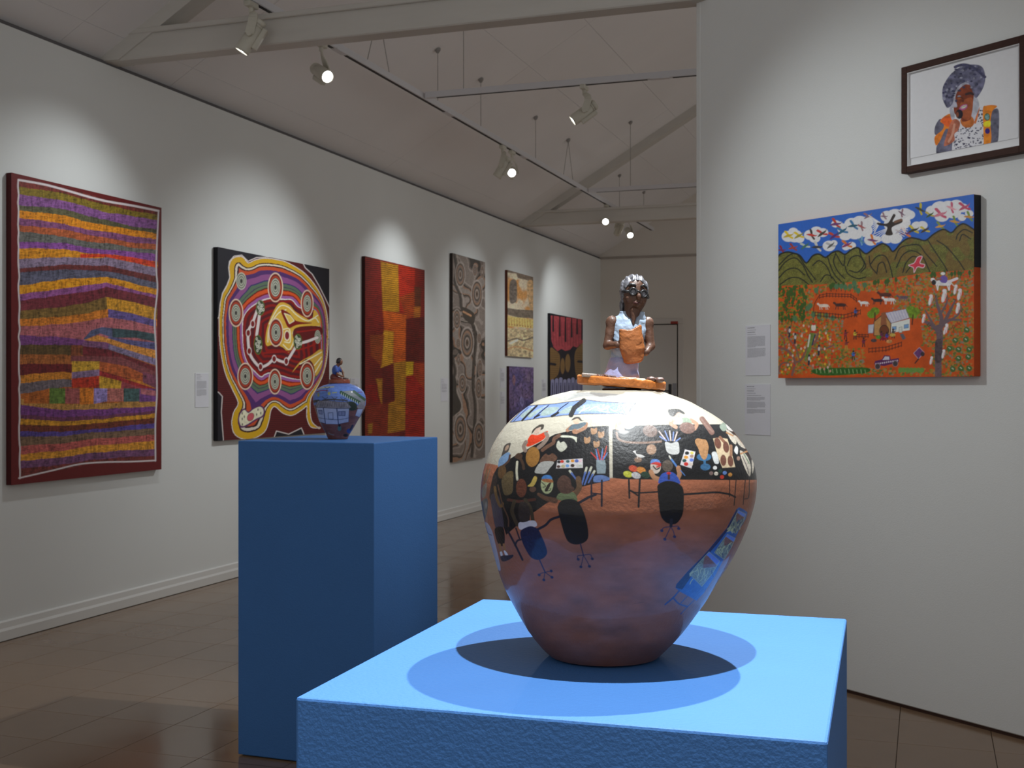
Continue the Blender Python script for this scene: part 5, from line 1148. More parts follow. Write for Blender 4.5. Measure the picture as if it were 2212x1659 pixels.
def paint_violet(A):
    A.frame(2.9625, 760, 500); x, y = A.x, A.y
    n_ = vn(x * .12, y * .09, 4) + .7 * vn(x * .3, y * .25, 9); w = np.clip(fbm(x * .025, y * .018, 14) + .45, 0, 1)[:, None]
    A.C[:] = (lin((78, 72, 118)) * (1 - w) + lin((112, 92, 128)) * w) * np.clip(1 + 1.1 * n_, .3, 2)[:, None]
    A.poly([(1030, 920), (1045, 935), (1040, 990), (1025, 960)], (130, 96, 110), True, .4); A.poly([(1080, 1060), (1100, 1080), (1095, 1130), (1075, 1100)], (120, 112, 160), True, .4); A.poly([(1125, 915), (1140, 930), (1135, 965), (1120, 950)], (112, 96, 120), True, .4)
def paint_fringe(A):
    A.frame(2.9625, 760, 500)
    A.poly([(1270, 540), (1480, 560), (1480, 730), (1460, 725), (1440, 745), (1415, 735), (1395, 760), (1365, 768), (1340, 755), (1315, 770), (1290, 745), (1275, 700)], (166, 66, 74), False, .2)
    for k in range(11): A.line([(1282 + 19 * k, 575 + 2 * k), (1285 + 18.5 * k, 660), (1290 + 18 * k, 735)], 4, (130, 44, 54))
    for a, b, c in ((1328, 540, 670), (1365, 545, 705), (1404, 555, 675), (1440, 560, 655), (1285, 540, 640), (1472, 560, 690)): A.line([(a, b), (a + 1, c)], 12, (26, 22, 32), taper=(.6, 1))
    BR = (126, 96, 56)
    A.poly([(1266, 760), (1300, 765), (1330, 800), (1325, 900), (1300, 940), (1266, 945)], BR); A.ell(1348, 865, 14, 50, BR); A.ell(1381, 845, 17, 58, BR); A.poly([(1485, 730), (1450, 740), (1425, 790), (1430, 900), (1450, 940), (1485, 945)], BR)
    for yy in range(780, 940, 14): A.line([(1268, yy), (1322, yy + 3)], 3, (92, 68, 40)); A.line([(1432, yy), (1482, yy + 3)], 3, (92, 68, 40))
    A.line([(1266, 850), (1300, 855)], 16, (26, 24, 34)); A.line([(1450, 835), (1485, 838)], 16, (26, 24, 34))
    for k in range(9):
        cx = 1285 + 26 * k; A.line([(cx, 960 - 6 * (k % 3)), (cx, 1250)], 22, (142, 142, 178)); A.line([(cx, 975), (cx, 1250)], 10, (100, 100, 136)); A.line([(cx, 990), (cx + 1, 1250)], 4, (40, 38, 54))
canvas_left('tall striped canvas with a dark red border and white outline', [(21, 373), (346, 448.5), (351, 1013), (27, 1049)], .032, 300, 560, paint_stripes, (96, 22, 24), (70, 14, 16), 1.25)
canvas_left('canvas of looping purple and yellow rings with black corners', [(470.8, 533.8), (711.3, 580.8), (711, 936), (469.3, 951)], .032, 330, 440, paint_rings, (84, 20, 24), (16, 14, 22), 1.15)
canvas_left('tall red and gold patchwork canvas behind the narrow plinth', [(787, 553.6), (915.4, 583), (919, 975), (790, 990)], .03, 190, 500, paint_patch, (112, 26, 16), (52, 14, 12), 1.08)
canvas_left('tall narrow grey-brown canvas covered with ringed ovals', [(976, 547), (1047, 566), (1048.6, 987.8), (979.4, 999.6)], .03, 100, 400, paint_ovals, (128, 116, 108), (52, 44, 40), 1.15)
canvas_left('small cream and ochre canvas above the violet one', [(1095, 583), (1151.6, 598.6), (1151.6, 772.7), (1097.5, 769)], .03, 90, 190, paint_cream, (206, 190, 164), (92, 44, 30), 1.4)
canvas_left('small violet-blue canvas below the cream one', [(1098.6, 791), (1152, 793.7), (1153, 945), (1101, 952)], .03, 90, 190, paint_violet, (90, 84, 124), (60, 30, 34), 1.3)
canvas_left('black canvas with a crimson fringe and lilac fingers, by the far corner', [(1187, 677), (1258.6, 689.7), (1259, 895), (1189, 900)], .03, 110, 260, paint_fringe, (26, 24, 36), (16, 14, 20), 1.15)
# ------------------------------------------------------------------ the two works on the partition
def paint_station(A):
    A.frame(2.8608, 1580, 380); x, y = A.x, A.y; R = A.rng
    xs_ = [280, 300, 340, 380, 420, 460, 500, 540, 580, 620, 660, 700, 740, 780, 830, 880, 930, 970, 1000, 1050, 1100, 1150, 1200, 1250, 1310, 1360, 1400, 1440, 1500]
    rid = [510, 490, 478, 485, 500, 545, 500, 490, 510, 480, 470, 490, 460, 448, 485, 450, 422, 440, 470, 415, 385, 390, 400, 360, 330, 350, 310, 295, 330]
    gy = np.interp(x, [280, 600, 900, 1200, 1500], [690, 675, 650, 600, 580]); ry_ = np.interp(x, xs_, rid)
    A.C[:] = lin((46, 102, 196)) * (1 + .1 * fbm(x * .01, y * .01, 2))[:, None]
    W_ = (226, 226, 228)
    for cx, cy, r in ((345, 380, 42), (385, 378, 48), (375, 350, 30), (415, 395, 30), (480, 370, 38), (520, 350, 40), (560, 355, 34), (510, 390, 35), (640, 300, 28), (665, 300, 18), (600, 438, 40), (630, 420, 22), (690, 330, 40), (740, 300, 46), (790, 290, 50), (830, 290, 44), (760, 350, 56), (820, 340, 50), (700, 370, 40), (740, 435, 28), (705, 445, 24), (860, 400, 42), (900, 395, 24), (960, 250, 42), (1010, 250, 56), (1070, 240, 50), (1100, 240, 34), (1000, 300, 60), (1060, 290, 46), (1010, 385, 44), (960, 390, 36), (1145, 310, 34), (1180, 305, 32), (1240, 215, 40), (1290, 200, 56), (1340, 190, 48), (1390, 180, 44), (1430, 195, 34), (1300, 245, 46), (1370, 220, 50), (1425, 255, 26), (1470, 230, 26)): A.ell(cx, cy, r, r * .82, W_, 0, .02)
    def bird(cx, cy, s, c1, c2):
        a = R.uniform(-.7, .7); ca, sa = math.cos(a), math.sin(a); T = lambda u, v: (cx + s * (u * ca - v * sa), cy + s * (u * sa + v * ca))
        A.poly([T(-.15, -.1), T(-.6, -.9), T(-.2, -.95), T(.15, -.2)], c1); A.poly([T(.1, .1), T(.75, .5), T(.6, .8), T(-.1, .2)], c1); A.poly([T(-1, .1), T(-.2, -.2), T(.7, -.1), T(1.05, -.25), T(.7, .12), T(-.2, .25)], c2)
    for cx, cy, s, c1, c2 in ((345, 375, 34, (226, 196, 40), (200, 170, 40)), (410, 375, 34, (226, 196, 40), (160, 150, 60)), (490, 370, 34, (60, 56, 52), (196, 60, 50)), (555, 360, 36, (196, 60, 60), (70, 66, 60)), (305, 465, 28, (150, 40, 50), (120, 50, 90)), (375, 450, 30, (150, 60, 60), (170, 70, 50)), (450, 440, 32, (190, 200, 190), (70, 120, 100)), (525, 445, 36, (206, 206, 200), (60, 60, 60)), (610, 435, 30, (180, 180, 180), (90, 90, 90)), (640, 300, 38, (196, 66, 40), (110, 60, 120)), (630, 375, 36, (196, 70, 40), (90, 50, 120)), (680, 345, 38, (60, 120, 170), (40, 100, 130)), (750, 310, 36, (60, 120, 170), (40, 90, 110)), (800, 315, 30, (150, 120, 126), (170, 90, 90)), (840, 250, 30, (150, 110, 120), (130, 110, 130)), (710, 430, 36, (220, 120, 40), (140, 60, 110)), (870, 400, 34, (220, 120, 40), (120, 60, 110)), (800, 405, 28, (120, 170, 200), (90, 140, 170)), (940, 250, 24, (150, 110, 120), (130, 100, 120)), (1075, 355, 40, (220, 120, 50), (110, 60, 120)), (1050, 230, 26, (150, 110, 120), (120, 90, 110)), (1030, 345, 22, (150, 110, 120), (120, 90, 110)), (1165, 205, 36, (196, 180, 40), (60, 60, 30)), (1125, 335, 36, (206, 186, 50), (60, 60, 40)), (1195, 335, 32, (206, 186, 60), (70, 60, 40)), (1225, 240, 30, (190, 170, 60), (60, 90, 40)), (1290, 235, 44, (196, 80, 110), (206, 120, 140)), (1360, 195, 34, (196, 90, 120), (226, 160, 170)), (1440, 190, 40, (196, 70, 100), (190, 80, 110)), (1470, 250, 34, (120, 150, 60), (200, 140, 60)), (1380, 280, 34, (120, 150, 60), (206, 150, 60)), (1290, 310, 32, (130, 150, 60), (216, 160, 70))): bird(cx, cy, s, c1, c2)
    for k in range(18): a = math.pi * (.15 + .05 * k); A.line([(975, 320), (975 - 100 * math.cos(a) * 1.15, 320 + 95 * math.sin(a))], 4, (232, 232, 234))
    for sgn in (-1, 1):
        for k in range(10): A.line([(975 + sgn * 60, 290), (975 + sgn * (130 - 4 * k), 245 + 12 * k)], 5, (236, 236, 236))
    A.poly([(900, 290), (960, 295), (990, 250), (1000, 235), (1012, 245), (995, 285), (1050, 270), (1050, 290), (990, 320), (995, 365), (950, 365), (960, 318), (905, 305)], (52, 42, 38), True, .2); A.line([(1010, 285), (1048, 272)], 16, (120, 84, 62))
    # ranges
    hill = (y > ry_) & (y < gy + 6)
    hn = fbm(x * .05, y * .05, 3)
    A.C[hill] = (lin((104, 100, 44)) * (1 + .5 * hn)[:, None] + lin((96, 112, 46)) * (vn(x * .35, y * .35, 5) > .10)[:, None] * .5)[hill]
    rh = (x > 830) & (vn(x * .02, y * .02, 8) > 0) & hill; A.C[rh] = A.C[rh] * .5 + lin((120, 82, 44)) * .55
    BK = (30, 34, 30)
    A.line(list(zip(xs_, rid)), 10, BK)
    for pk in ([(285, 600), (330, 540), (390, 515), (440, 560), (470, 620), (500, 665)], [(290, 560), (350, 500), (400, 490), (450, 560), (520, 650)], [(300, 680), (360, 640), (420, 640), (480, 680)], [(290, 640), (340, 590), (400, 580), (450, 620)], [(500, 560), (540, 530), (590, 570), (620, 640)], [(550, 660), (580, 620), (620, 630), (650, 670)], [(590, 500), (610, 560), (640, 620), (680, 660)], [(640, 490), (630, 540), (660, 600), (700, 640)], [(700, 490), (690, 560), (640, 480)], [(715, 560), (740, 510), (790, 500), (820, 550), (780, 600), (730, 590)], [(790, 460), (800, 500), (830, 560), (800, 600)], [(700, 560), (720, 610), (780, 640), (830, 630)], [(860, 550), (900, 500), (950, 500), (980, 560), (1000, 640)], [(900, 600), (910, 550), (940, 540), (960, 600)], [(850, 500), (860, 560), (900, 610)], [(1010, 520), (1040, 450), (1100, 430), (1160, 430), (1200, 480), (1270, 560)], [(1020, 570), (1060, 490), (1120, 465), (1180, 500), (1230, 600)], [(1060, 600), (1080, 540), (1120, 500), (1160, 510)], [(1080, 600), (1110, 560)], [(1215, 400), (1260, 470), (1320, 560), (1340, 600)], [(1270, 400), (1330, 440), (1400, 520), (1440, 580)], [(1390, 390), (1400, 360), (1440, 330), (1490, 350)], [(1410, 400), (1430, 360), (1480, 390)]): A.line(pk, 7, BK)
    # ground
    gr = y >= gy
    A.C[gr] = (lin((204, 84, 24)) * (1 + .25 * fbm(x * .02, y * .02, 6))[:, None])[gr]
    bare = lambda px, py: ((px - 660) / 160) ** 2 + ((py - 790) / 85) ** 2 < 1 or (690 < px < 1180 and 780 + .1 * (900 - px) < py < 1070 and not (px > 1000 and py < 880)) or (830 < px < 1240 and 1060 < py < 1190) or (780 < px < 1010 and 720 < py < 800)
    pts = []
    for k in range(4600):
        px, py = R.uniform(285, 1495), R.uniform(585, 1230)
        if py < np.interp(px, [280, 600, 900, 1200, 1500], [690, 675, 650, 600, 580]) + 6 or bare(px, py): continue
        pts.append((px, py))
    cl = ((158, 134, 44), (118, 124, 48), (176, 122, 52), (98, 112, 54), (186, 128, 62), (140, 132, 108))
    for i, (px, py) in enumerate(pts):
        c = cl[i % 6] if px > 450 or py > 900 else ((70, 88, 30), (96, 112, 36), (130, 136, 40))[i % 3]
        A.ell(px, py, R.uniform(5, 9), R.uniform(4.5, 8), c)
    for k in range(75):
        px = R.uniform(290, 470) if k < 50 else R.uniform(470, 1490); py = R.uniform(690, 900) if k < 50 else np.interp(px, [280, 600, 900, 1200, 1500], [690, 675, 650, 600, 580]) + R.uniform(4, 20)
        A.line([(px, py + 12), (px, py + 28)], 4, (90, 60, 30)); A.ell(px, py, 9, 15, (60, 92, 34))
    for k in range(16): px, py = ((650, 690), (680, 688), (705, 695), (735, 690), (765, 695), (825, 680), (525, 715), (490, 810), (475, 825), (395, 890), (545, 875), (510, 865), (590, 870), (630, 885), (785, 715), (760, 670))[k]; A.line([(px, py + 10), (px, py + 30)], 4, (84, 60, 34)); A.ell(px, py, 14, 18, (82, 120, 82))
    for px, py in ((1455, 950), (1450, 1010), (1385, 1015), (1350, 1065), (1405, 1070), (1470, 1070), (1405, 1125), (1465, 1115), (1420, 1185), (1370, 1190), (1470, 1185)): A.ell(px, py, 18, 18, (74, 108, 54)); A.line([(px - 4, py - 6), (px + 4, py)], 6, (196, 206, 180))
    A.poly([(500, 1210), (560, 1192), (700, 1188), (845, 1186), (850, 1215), (700, 1232), (560, 1235)], (52, 104, 36), True, .3)
    for k in range(26): A.line([(520 + 12.5 * k, 1195 + R.uniform(0, 8)), (524 + 12.5 * k, 1220)], 4, (150, 176, 120) if k % 2 else (36, 76, 28))
    for k in range(7): A.ell(1050 + 22 * k, 1198, 14, 16, (110, 150, 70))
    BR2 = (74, 40, 30)
    def fence(P, h_=18, w=4):
        A.line(P, w, BR2, False); A.line([(a, b + h_) for a, b in P], w, BR2, False)
        for (a, b), (c, d) in zip(P[:-1], P[1:]):
            n_ = max(2, int(abs(c - a) / 18))
            for k in range(n_ + 1): t = k / n_; A.line([(a + (c - a) * t, b + (d - b) * t - 4), (a + (c - a) * t, b + (d - b) * t + h_ + 6)], w, BR2, False)
    fence([(545, 745), (590, 735), (740, 738), (775, 765)], 14); fence([(520, 850), (700, 865), (770, 845), (800, 835)], 20); fence([(855, 1070), (960, 1060), (1055, 1030)], 20); fence([(775, 985), (850, 985)], 12); A.line([(545, 745), (515, 800), (510, 850)], 4, BR2)
    def beast(cx, cy, c, s=1.0, fl=1, legs=True):
        f_ = lambda P: [(cx + fl * s * a, cy + s * b) for a, b in P]
        A.poly(f_([(-38, -8), (-10, -14), (26, -12), (34, -20), (46, -22), (50, -12), (36, -2), (28, 8), (-6, 10), (-34, 8)]), c, True, .2)
        if legs:
            for lx in (-30, -20, 16, 26): A.line(f_([(lx, 4), (lx + R.uniform(-8, 8), 28)]), 5 * s, c)
        A.line(f_([(-36, -4), (-48, 10)]), 4, c)
    for cx, cy, c, s, fl in ((570, 810, (224, 206, 190), .8, -1), (675, 805, (70, 44, 40), .9, -1), (950, 740, (90, 50, 40), 1, -1), (1060, 755, (110, 90, 100), .8, -1), (820, 790, (226, 224, 220), .7, -1), (905, 775, (50, 44, 46), .8, -1), (975, 770, (226, 220, 216), .9, -1), (1150, 695, (190, 130, 66), .8, -1)): beast(cx, cy, c, s, fl)
    beast(1305, 665, (232, 230, 230), 1.45, -1); A.line([(1345, 655), (1395, 635)], 16, (226, 220, 226)); A.ell(1252, 660, 14, 16, (40, 40, 44)); A.poly([(1285, 640), (1310, 615), (1335, 630), (1330, 660), (1300, 660)], (110, 90, 170)); A.ell(1308, 605, 14, 9, (232, 230, 226)); A.line([(1295, 640), (1270, 645)], 10, (150, 90, 70))
    A.poly([(1095, 555), (1130, 540), (1150, 505), (1180, 500), (1165, 540), (1195, 550), (1185, 570), (1150, 565), (1130, 600), (1125, 570)], (214, 60, 80), True, .1, line=(232, 200, 210), lw=1.6)
    # homestead
    for cx, cy in ((890, 840), (870, 860), (1110, 830), (1140, 840), (1125, 860)): A.ell(cx, cy, 28, 24, (112, 142, 34), 0, .3)
    A.line([(890, 850), (890, 905)], 7, BR2); A.line([(1125, 860), (1120, 920)], 7, BR2)
    A.poly([(990, 915), (1105, 885), (1105, 955), (990, 972)], (226, 230, 224), False, .03); A.poly([(955, 850), (1080, 825), (1102, 880), (985, 915)], (206, 204, 216), False, .08, line=(90, 90, 110), lw=.8)
    for k in range(7): A.line([(965 + 17 * k, 852 - 3.4 * k), (990 + 16 * k, 905 - 4.5 * k)], 4, (176, 172, 206))
    A.poly([(885, 990), (885, 905), (945, 855), (990, 915), (985, 990)], (190, 142, 84), False, .1, line=(60, 56, 50), lw=1.5); A.poly([(930, 850), (955, 845), (965, 930), (925, 930)], (150, 92, 60), False); A.ell(948, 960, 28, 34, (116, 62, 34), 0, line=(60, 40, 30), lw=4); A.poly([(850, 925), (885, 920), (880, 975), (850, 975)], (196, 196, 206), False, line=(120, 110, 130), lw=.8)
    A.poly([(998, 935), (1022, 932), (1022, 952), (998, 956)], (120, 160, 206), False, line=(70, 80, 100), lw=.7); A.poly([(1070, 922), (1098, 917), (1098, 940), (1070, 945)], (120, 160, 206), False, line=(70, 80, 100), lw=.7); A.poly([(1040, 938), (1058, 935), (1058, 970), (1040, 972)], (214, 218, 210), False, line=(90, 90, 90), lw=.7)
    A.poly([(1045, 980), (1065, 975), (1082, 1005), (1062, 1015)], (96, 96, 104), False)
    def man(cx, cy, top, leg=(60, 44, 44), s=1.0): A.ell(cx, cy - 22 * s, 6 * s, 8 * s, (60, 38, 34)); A.ell(cx, cy - 4 * s, 10 * s, 13 * s, top); A.line([(cx - 4 * s, cy + 8 * s), (cx - 6 * s, cy + 28 * s)], 6 * s, leg); A.line([(cx + 4 * s, cy + 8 * s), (cx + 8 * s, cy + 28 * s)], 6 * s, leg); A.line([(cx, cy - 8 * s), (cx + 16 * s, cy - 14 * s)], 5 * s, (70, 44, 38))
    for a in ((710, 985, (150, 50, 60)), (768, 985, (206, 180, 60)), (715, 1045, (150, 70, 60), (190, 150, 60)), (822, 1030, (120, 40, 70)), (760, 1110, (60, 110, 190)), (770, 848, (60, 90, 160)), (932, 990, (110, 40, 80)), (965, 995, (70, 70, 160)), (1003, 975, (90, 84, 84))): man(*a)
    for cx, cy, c in ((915, 1000, (90, 140, 40)), (945, 1008, (160, 40, 60)), (885, 1020, (80, 70, 70)), (980, 1025, (206, 150, 90)), (1000, 985, (200, 170, 80))): A.ell(cx, cy, 18, 11, c, 0, .4)
    # utility and trailer
    PU = (92, 40, 92)
    A.poly([(888, 1165), (895, 1145), (935, 1135), (950, 1110), (985, 1112), (990, 1135), (1040, 1125), (1040, 1150), (950, 1175)], PU, False, .1); A.poly([(940, 1138), (955, 1116), (980, 1118), (982, 1136)], (206, 204, 216), False)
    for k in range(11): A.ell(900 + 13 * k, 1163 - 2.2 * k, 4.5, 5, (206, 190, 206))
    for cx, cy in ((910, 1178), (1018, 1160)): A.ell(cx, cy, 16, 17, (70, 62, 64), 0, line=(150, 130, 140), lw=3)
    A.poly([(1130, 1095), (1165, 1060), (1195, 1090), (1160, 1130)], (108, 60, 116), False, .2, line=(200, 190, 206), lw=.8); A.line([(1160, 1130), (1140, 1155)], 8, (70, 40, 40)); A.ell(1185, 1100, 13, 14, (60, 50, 56))
    # the big bare tree with white cockatoos
    TK = (112, 92, 98)
    A.line([(1282, 1232), (1282, 1100), (1290, 1000), (1280, 940)], 40, TK, True, .2); A.line([(1285, 960), (1230, 915), (1185, 900)], 26, TK, taper=(1.2, .5)); A.line([(1300, 930), (1350, 890), (1420, 890)], 22, TK, taper=(1.2, .4)); A.line([(1290, 960), (1300, 880), (1275, 800), (1265, 740)], 24, TK, taper=(1.3, .4)); A.line([(1310, 920), (1360, 820), (1385, 770)], 20, TK, taper=(1.2, .4)); A.line([(1290, 860), (1330, 790), (1335, 740)], 14, TK, taper=(1, .5)); A.line([(1250, 920), (1215, 860), (1200, 830)], 16, TK, taper=(1, .4)); A.line([(1340, 900), (1400, 860), (1420, 820)], 14, TK, taper=(1, .4)); A.line([(1282, 1130), (1284, 1030)], 46, (84, 68, 72), True, .3)
    for k in range(36): a = R.uniform(0, 6.28); cx, cy = 1300 + 130 * math.cos(a), 850 + 120 * math.sin(a) * .9; A.line([(cx, cy), (cx + R.uniform(-24, 24), cy + R.uniform(-24, 24))], 3, (80, 50, 44))
    for cx, cy, s in ((1315, 745, 1.5), (1385, 705, 1.1), (1410, 735, 1.3), (1232, 770, 1.2), (1400, 820, 1.2), (1190, 885, 1.0), (1330, 945, 1.1), (1312, 1100, 1.0), (1238, 1140, .9), (1320, 960, .8)):
        A.ell(cx, cy, 9 * s, 26 * s, (232, 230, 230), .25); A.ell(cx + 3, cy - 22 * s, 9 * s, 8 * s, (236, 226, 228)); A.line([(cx + 6 * s, cy - 10 * s), (cx + 4 * s, cy + 20 * s)], 4, (214, 120, 130))
    # left foreground tree and parrots
    for P, w in (([(385, 1235), (400, 1160), (380, 1110), (340, 1080), (300, 1070)], 14), ([(400, 1160), (440, 1140), (480, 1060), (520, 1040), (545, 970)], 12), ([(395, 1180), (340, 1160), (310, 1180), (300, 1230)], 10), ([(430, 1140), (400, 1060), (360, 1010), (350, 950)], 9), ([(480, 1060), (560, 1080), (640, 1050)], 8), ([(340, 1080), (330, 1020), (310, 990)], 7)): A.line(P, w, (132, 92, 84))
    for k in range(70): A.ell(R.uniform(290, 640), R.uniform(930, 1220), 6, 8, ((206, 150, 130), (226, 180, 50), (190, 60, 40), (214, 190, 170))[k % 4])
    A.line([(512, 930), (500, 1010), (485, 1080), (465, 1140)], 34, (112, 132, 60), True, .2, taper=(1.1, .4)); A.ell(512, 945, 14, 26, (226, 216, 206)); A.line([(498, 970), (528, 972)], 14, (190, 60, 34)); A.ell(512, 922, 14, 8, (200, 60, 40)); A.line([(490, 990), (480, 1060)], 10, (206, 206, 190)); A.line([(522, 990), (505, 1050)], 8, (40, 60, 90))
    for cx, cy in ((365, 970), (400, 1010), (548, 1080), (488, 1140)): A.line([(cx, cy - 26), (cx - 2, cy + 30)], 13, (56, 56, 66)); A.ell(cx, cy - 6, 7, 12, (206, 200, 200))
def paint_portrait(A):
    A.frame(4.878, 1900, 60); x, y = A.x, A.y; R = A.rng
    wc = lambda P, c, v=.25: A.poly(P, c, True, v, .12)
    G = (100, 100, 118)
    wc([(580, 1110), (590, 1030), (640, 960), (690, 1000), (690, 1080), (610, 1130)], G, .4); wc([(1160, 900), (1215, 855), (1258, 880), (1258, 1100), (1240, 1215), (1175, 1235), (1160, 1080)], G, .35)
    wc([(640, 985), (690, 930), (760, 905), (790, 960), (740, 1060), (680, 1130), (640, 1200), (595, 1240), (582, 1150), (660, 1080), (680, 1020)], (232, 130, 40), .25); wc([(650, 970), (720, 930), (760, 960), (740, 1040), (690, 1030)], (222, 96, 40))
    wc([(640, 1190), (710, 1060), (780, 1180), (780, 1310), (620, 1345), (600, 1260)], (96, 96, 116), .5)
    A.poly([(830, 1020), (960, 1050), (1000, 980), (1050, 850), (1095, 845), (1110, 1000), (1100, 1250), (940, 1280), (775, 1315), (785, 1130)], (214, 214, 220), True, .05)
    for k in range(260):
        px, py = R.uniform(785, 1100), R.uniform(860, 1300)
        if px < 1030 and py < 1050: continue
        if py > 1320 - .22 * (px - 775): continue
        A.ell(px, py, R.uniform(6, 10), R.uniform(4, 8), (56, 56, 84))
    wc([(1090, 850), (1130, 820), (1200, 815), (1240, 830), (1190, 880), (1170, 1000), (1180, 1160), (1160, 1235), (1105, 1250), (1095, 1050)], (228, 134, 40), .25); A.ell(1135, 940, 26, 34, (120, 160, 160), 0, .4, line=(70, 100, 60), lw=8); wc([(1100, 1000), (1165, 980), (1165, 1040), (1105, 1040)], (226, 204, 40)); A.ell(1138, 1088, 26, 30, (58, 34, 120))
    wc([(740, 870), (760, 840), (790, 900), (790, 960), (760, 965)], (170, 172, 184)); wc([(985, 700), (1030, 740), (1050, 840), (1000, 975), (970, 960), (980, 820)], (176, 178, 190)); wc([(1000, 990), (1050, 850), (1055, 860), (1020, 1000)], (196, 110, 60))
    wc([(860, 960), (960, 930), (1000, 990), (970, 1045), (900, 1050), (860, 1010)], (190, 108, 50)); wc([(790, 640), (850, 580), (930, 580), (990, 660), (990, 760), (970, 870), (960, 960), (880, 990), (850, 940), (790, 900), (780, 760)], (126, 58, 36), .3); wc([(850, 800), (980, 740), (960, 950), (880, 950)], (160, 84, 50), .25)
    wc([(740, 860), (760, 760), (800, 640), (850, 590), (920, 570), (960, 600), (900, 600), (830, 660), (800, 740), (820, 830), (780, 840)], (168, 168, 182), .3)
    wc([(690, 810), (665, 740), (665, 640), (700, 560), (760, 480), (850, 415), (950, 388), (1050, 395), (1100, 440), (1115, 540), (1090, 640), (1020, 740), (985, 680), (950, 600), (900, 575), (830, 620), (790, 700), (770, 800), (720, 845)], (100, 100, 124), .5)
    for k in range(46): a = k * .43; rr = 45 + 30 * (k % 4); cx, cy = (930, 500) if k % 2 else (740, 690); A.ell(np.clip(cx + rr * math.cos(a), 680, 1095), np.clip(cy + rr * math.sin(a), 410, 800), R.uniform(10, 20), R.uniform(8, 16), (62, 62, 88) if k % 3 else (138, 140, 158), var=.4)
    for k in range(22): t = .26 + .74 * k / 21; px = 690 + 420 * t; py = 560 - 170 * math.sin(math.pi * (t * .8 + .12)) ; A.ell(px, py, 17, 15, (70, 70, 98), 0, .3)
    A.line([(820, 740), (850, 730), (880, 745)], 10, (70, 34, 26)); A.line([(915, 700), (960, 690), (985, 700)], 26, (60, 40, 40)); A.ell(880, 770, 12, 16, (96, 44, 30)); A.ell(840, 745, 20, 10, (160, 90, 50))
    A.poly([(840, 850), (870, 815), (920, 805), (925, 840), (890, 865), (850, 870)], (176, 90, 140), True, .1); A.poly([(855, 845), (880, 822), (915, 815), (915, 832), (885, 850)], (206, 206, 190)); A.line([(860, 842), (910, 822)], 4, (110, 100, 90))
    A.ell(842, 910, 38, 50, (36, 30, 40), 0, .3); A.ell(822, 915, 14, 28, (130, 70, 46))
    wc([(750, 1000), (800, 960), (850, 1000), (830, 1080), (790, 1120), (790, 1190), (700, 1245), (680, 1230), (710, 1120)], (176, 104, 80), .35); A.line([(790, 1020), (770, 1120), (730, 1200)], 24, (206, 150, 126))
def part_rect(c, off):
    """rectangle on the partition from photo corners: s0, s1, ztop, zbottom"""
    P = [on_part(*p, off) for p in c]; s = [part_s(p) for p in P]
    return (s[0] + s[3]) / 2, (s[1] + s[2]) / 2, (P[0][2] + P[1][2]) / 2, (P[2][2] + P[3][2]) / 2
th8 = .038
c8 = [(1678, 486.6), (2104.3, 417.7), (2104.3, 810.6), (1685, 818.7)]
a0, a1, zt, zb_ = part_rect(c8, th8)
t8 = thing('canvas_painting', part_pt((a0 + a1) / 2, 0, zb_), 'landscape canvas of blue sky, humped green ranges and orange homestead ground', 'painting')
obj('stretched_canvas', *part_box(a0, a1, .0005, th8, zb_, zt, .002), mat('orange_edge', lin((178, 70, 22)), .6, .3, .1, 40), t8)
zm = zt - (zt - zb_) * .40
obj('painted_edge', *part_box(a1 - .0005, a1 + .0012, .0012, th8 - .001, zm, zt - .001), mat('black_edge', lin((22, 22, 28)), .6, .3, .1, 40), t8)['label'] = 'black painted upper side edge'
n3 = np.array([*pn, 0.])
W, Q, C = canvas_mesh(part_pt(a0, th8, zt), np.array([*(pd * (a1 - a0)), 0]), np.array([0, 0, zb_ - zt]), n3, c8, 440, 350, paint_station, (200, 84, 24), 1.12)
obj('painted_front', W, Q[:, ::-1] if np.dot(np.cross(np.array([*pd, 0]), [0, 0, -1.]), n3) < 0 else Q, PAINTM, t8, False, cols=C)
print('P8', a1 - a0, zt - zb_, zb_)
# framed drawing
fo = [(1944.7, 148.2), (2215, 72), (2215, 328), (1948.2, 374.3)]
off9 = .036
b0, b1, zt9, zb9 = part_rect(fo, off9)
t9 = thing('framed_drawing', part_pt((b0 + b1) / 2, 0, zb9), 'dark brown framed drawing of a person in a grey cap and orange coat', 'picture')
WOOD = mat('dark_frame_wood', (0.045, 0.017, 0.011), .65, .25, .3, 30, stretch=(1, 1, 8))
fw = .024
for nm, (p, q, r, s) in zip(('frame_side',) * 4, ((b0, b0 + fw, zb9, zt9), (b1 - fw, b1, zb9, zt9), (b0 + fw, b1 - fw, zt9 - fw, zt9), (b0 + fw, b1 - fw, zb9, zb9 + fw))): obj(nm, *part_box(p, q, .0005, off9, r, s, .0012), WOOD, t9)
WHITE = mat('white_fillet', (.78, .785, .80), .6, .3, .02, 20)
m_ = .003
for (p, q, r, s) in ((b0 + fw, b0 + fw + m_, zb9 + fw, zt9 - fw), (b1 - fw - m_, b1 - fw, zb9 + fw, zt9 - fw), (b0 + fw + m_, b1 - fw - m_, zt9 - fw - m_, zt9 - fw), (b0 + fw + m_, b1 - fw - m_, zb9 + fw, zb9 + fw + m_)): obj('fillet', *part_box(p, q, .006, off9 - .004, r, s), WHITE, t9)
obj('mount_board', *part_box(b0 + fw, b1 - fw, .002, .0195, zb9 + fw, zt9 - fw), WHITE, t9)
sh9 = [b0 + fw + .006, b1 - fw - .012, zt9 - fw - .010, zb9 + fw + .030]
cor = [project(part_pt(s, .0215, z)) for s, z in ((sh9[0], sh9[2]), (sh9[1], sh9[2]), (sh9[1], sh9[3]), (sh9[0], sh9[3]))]
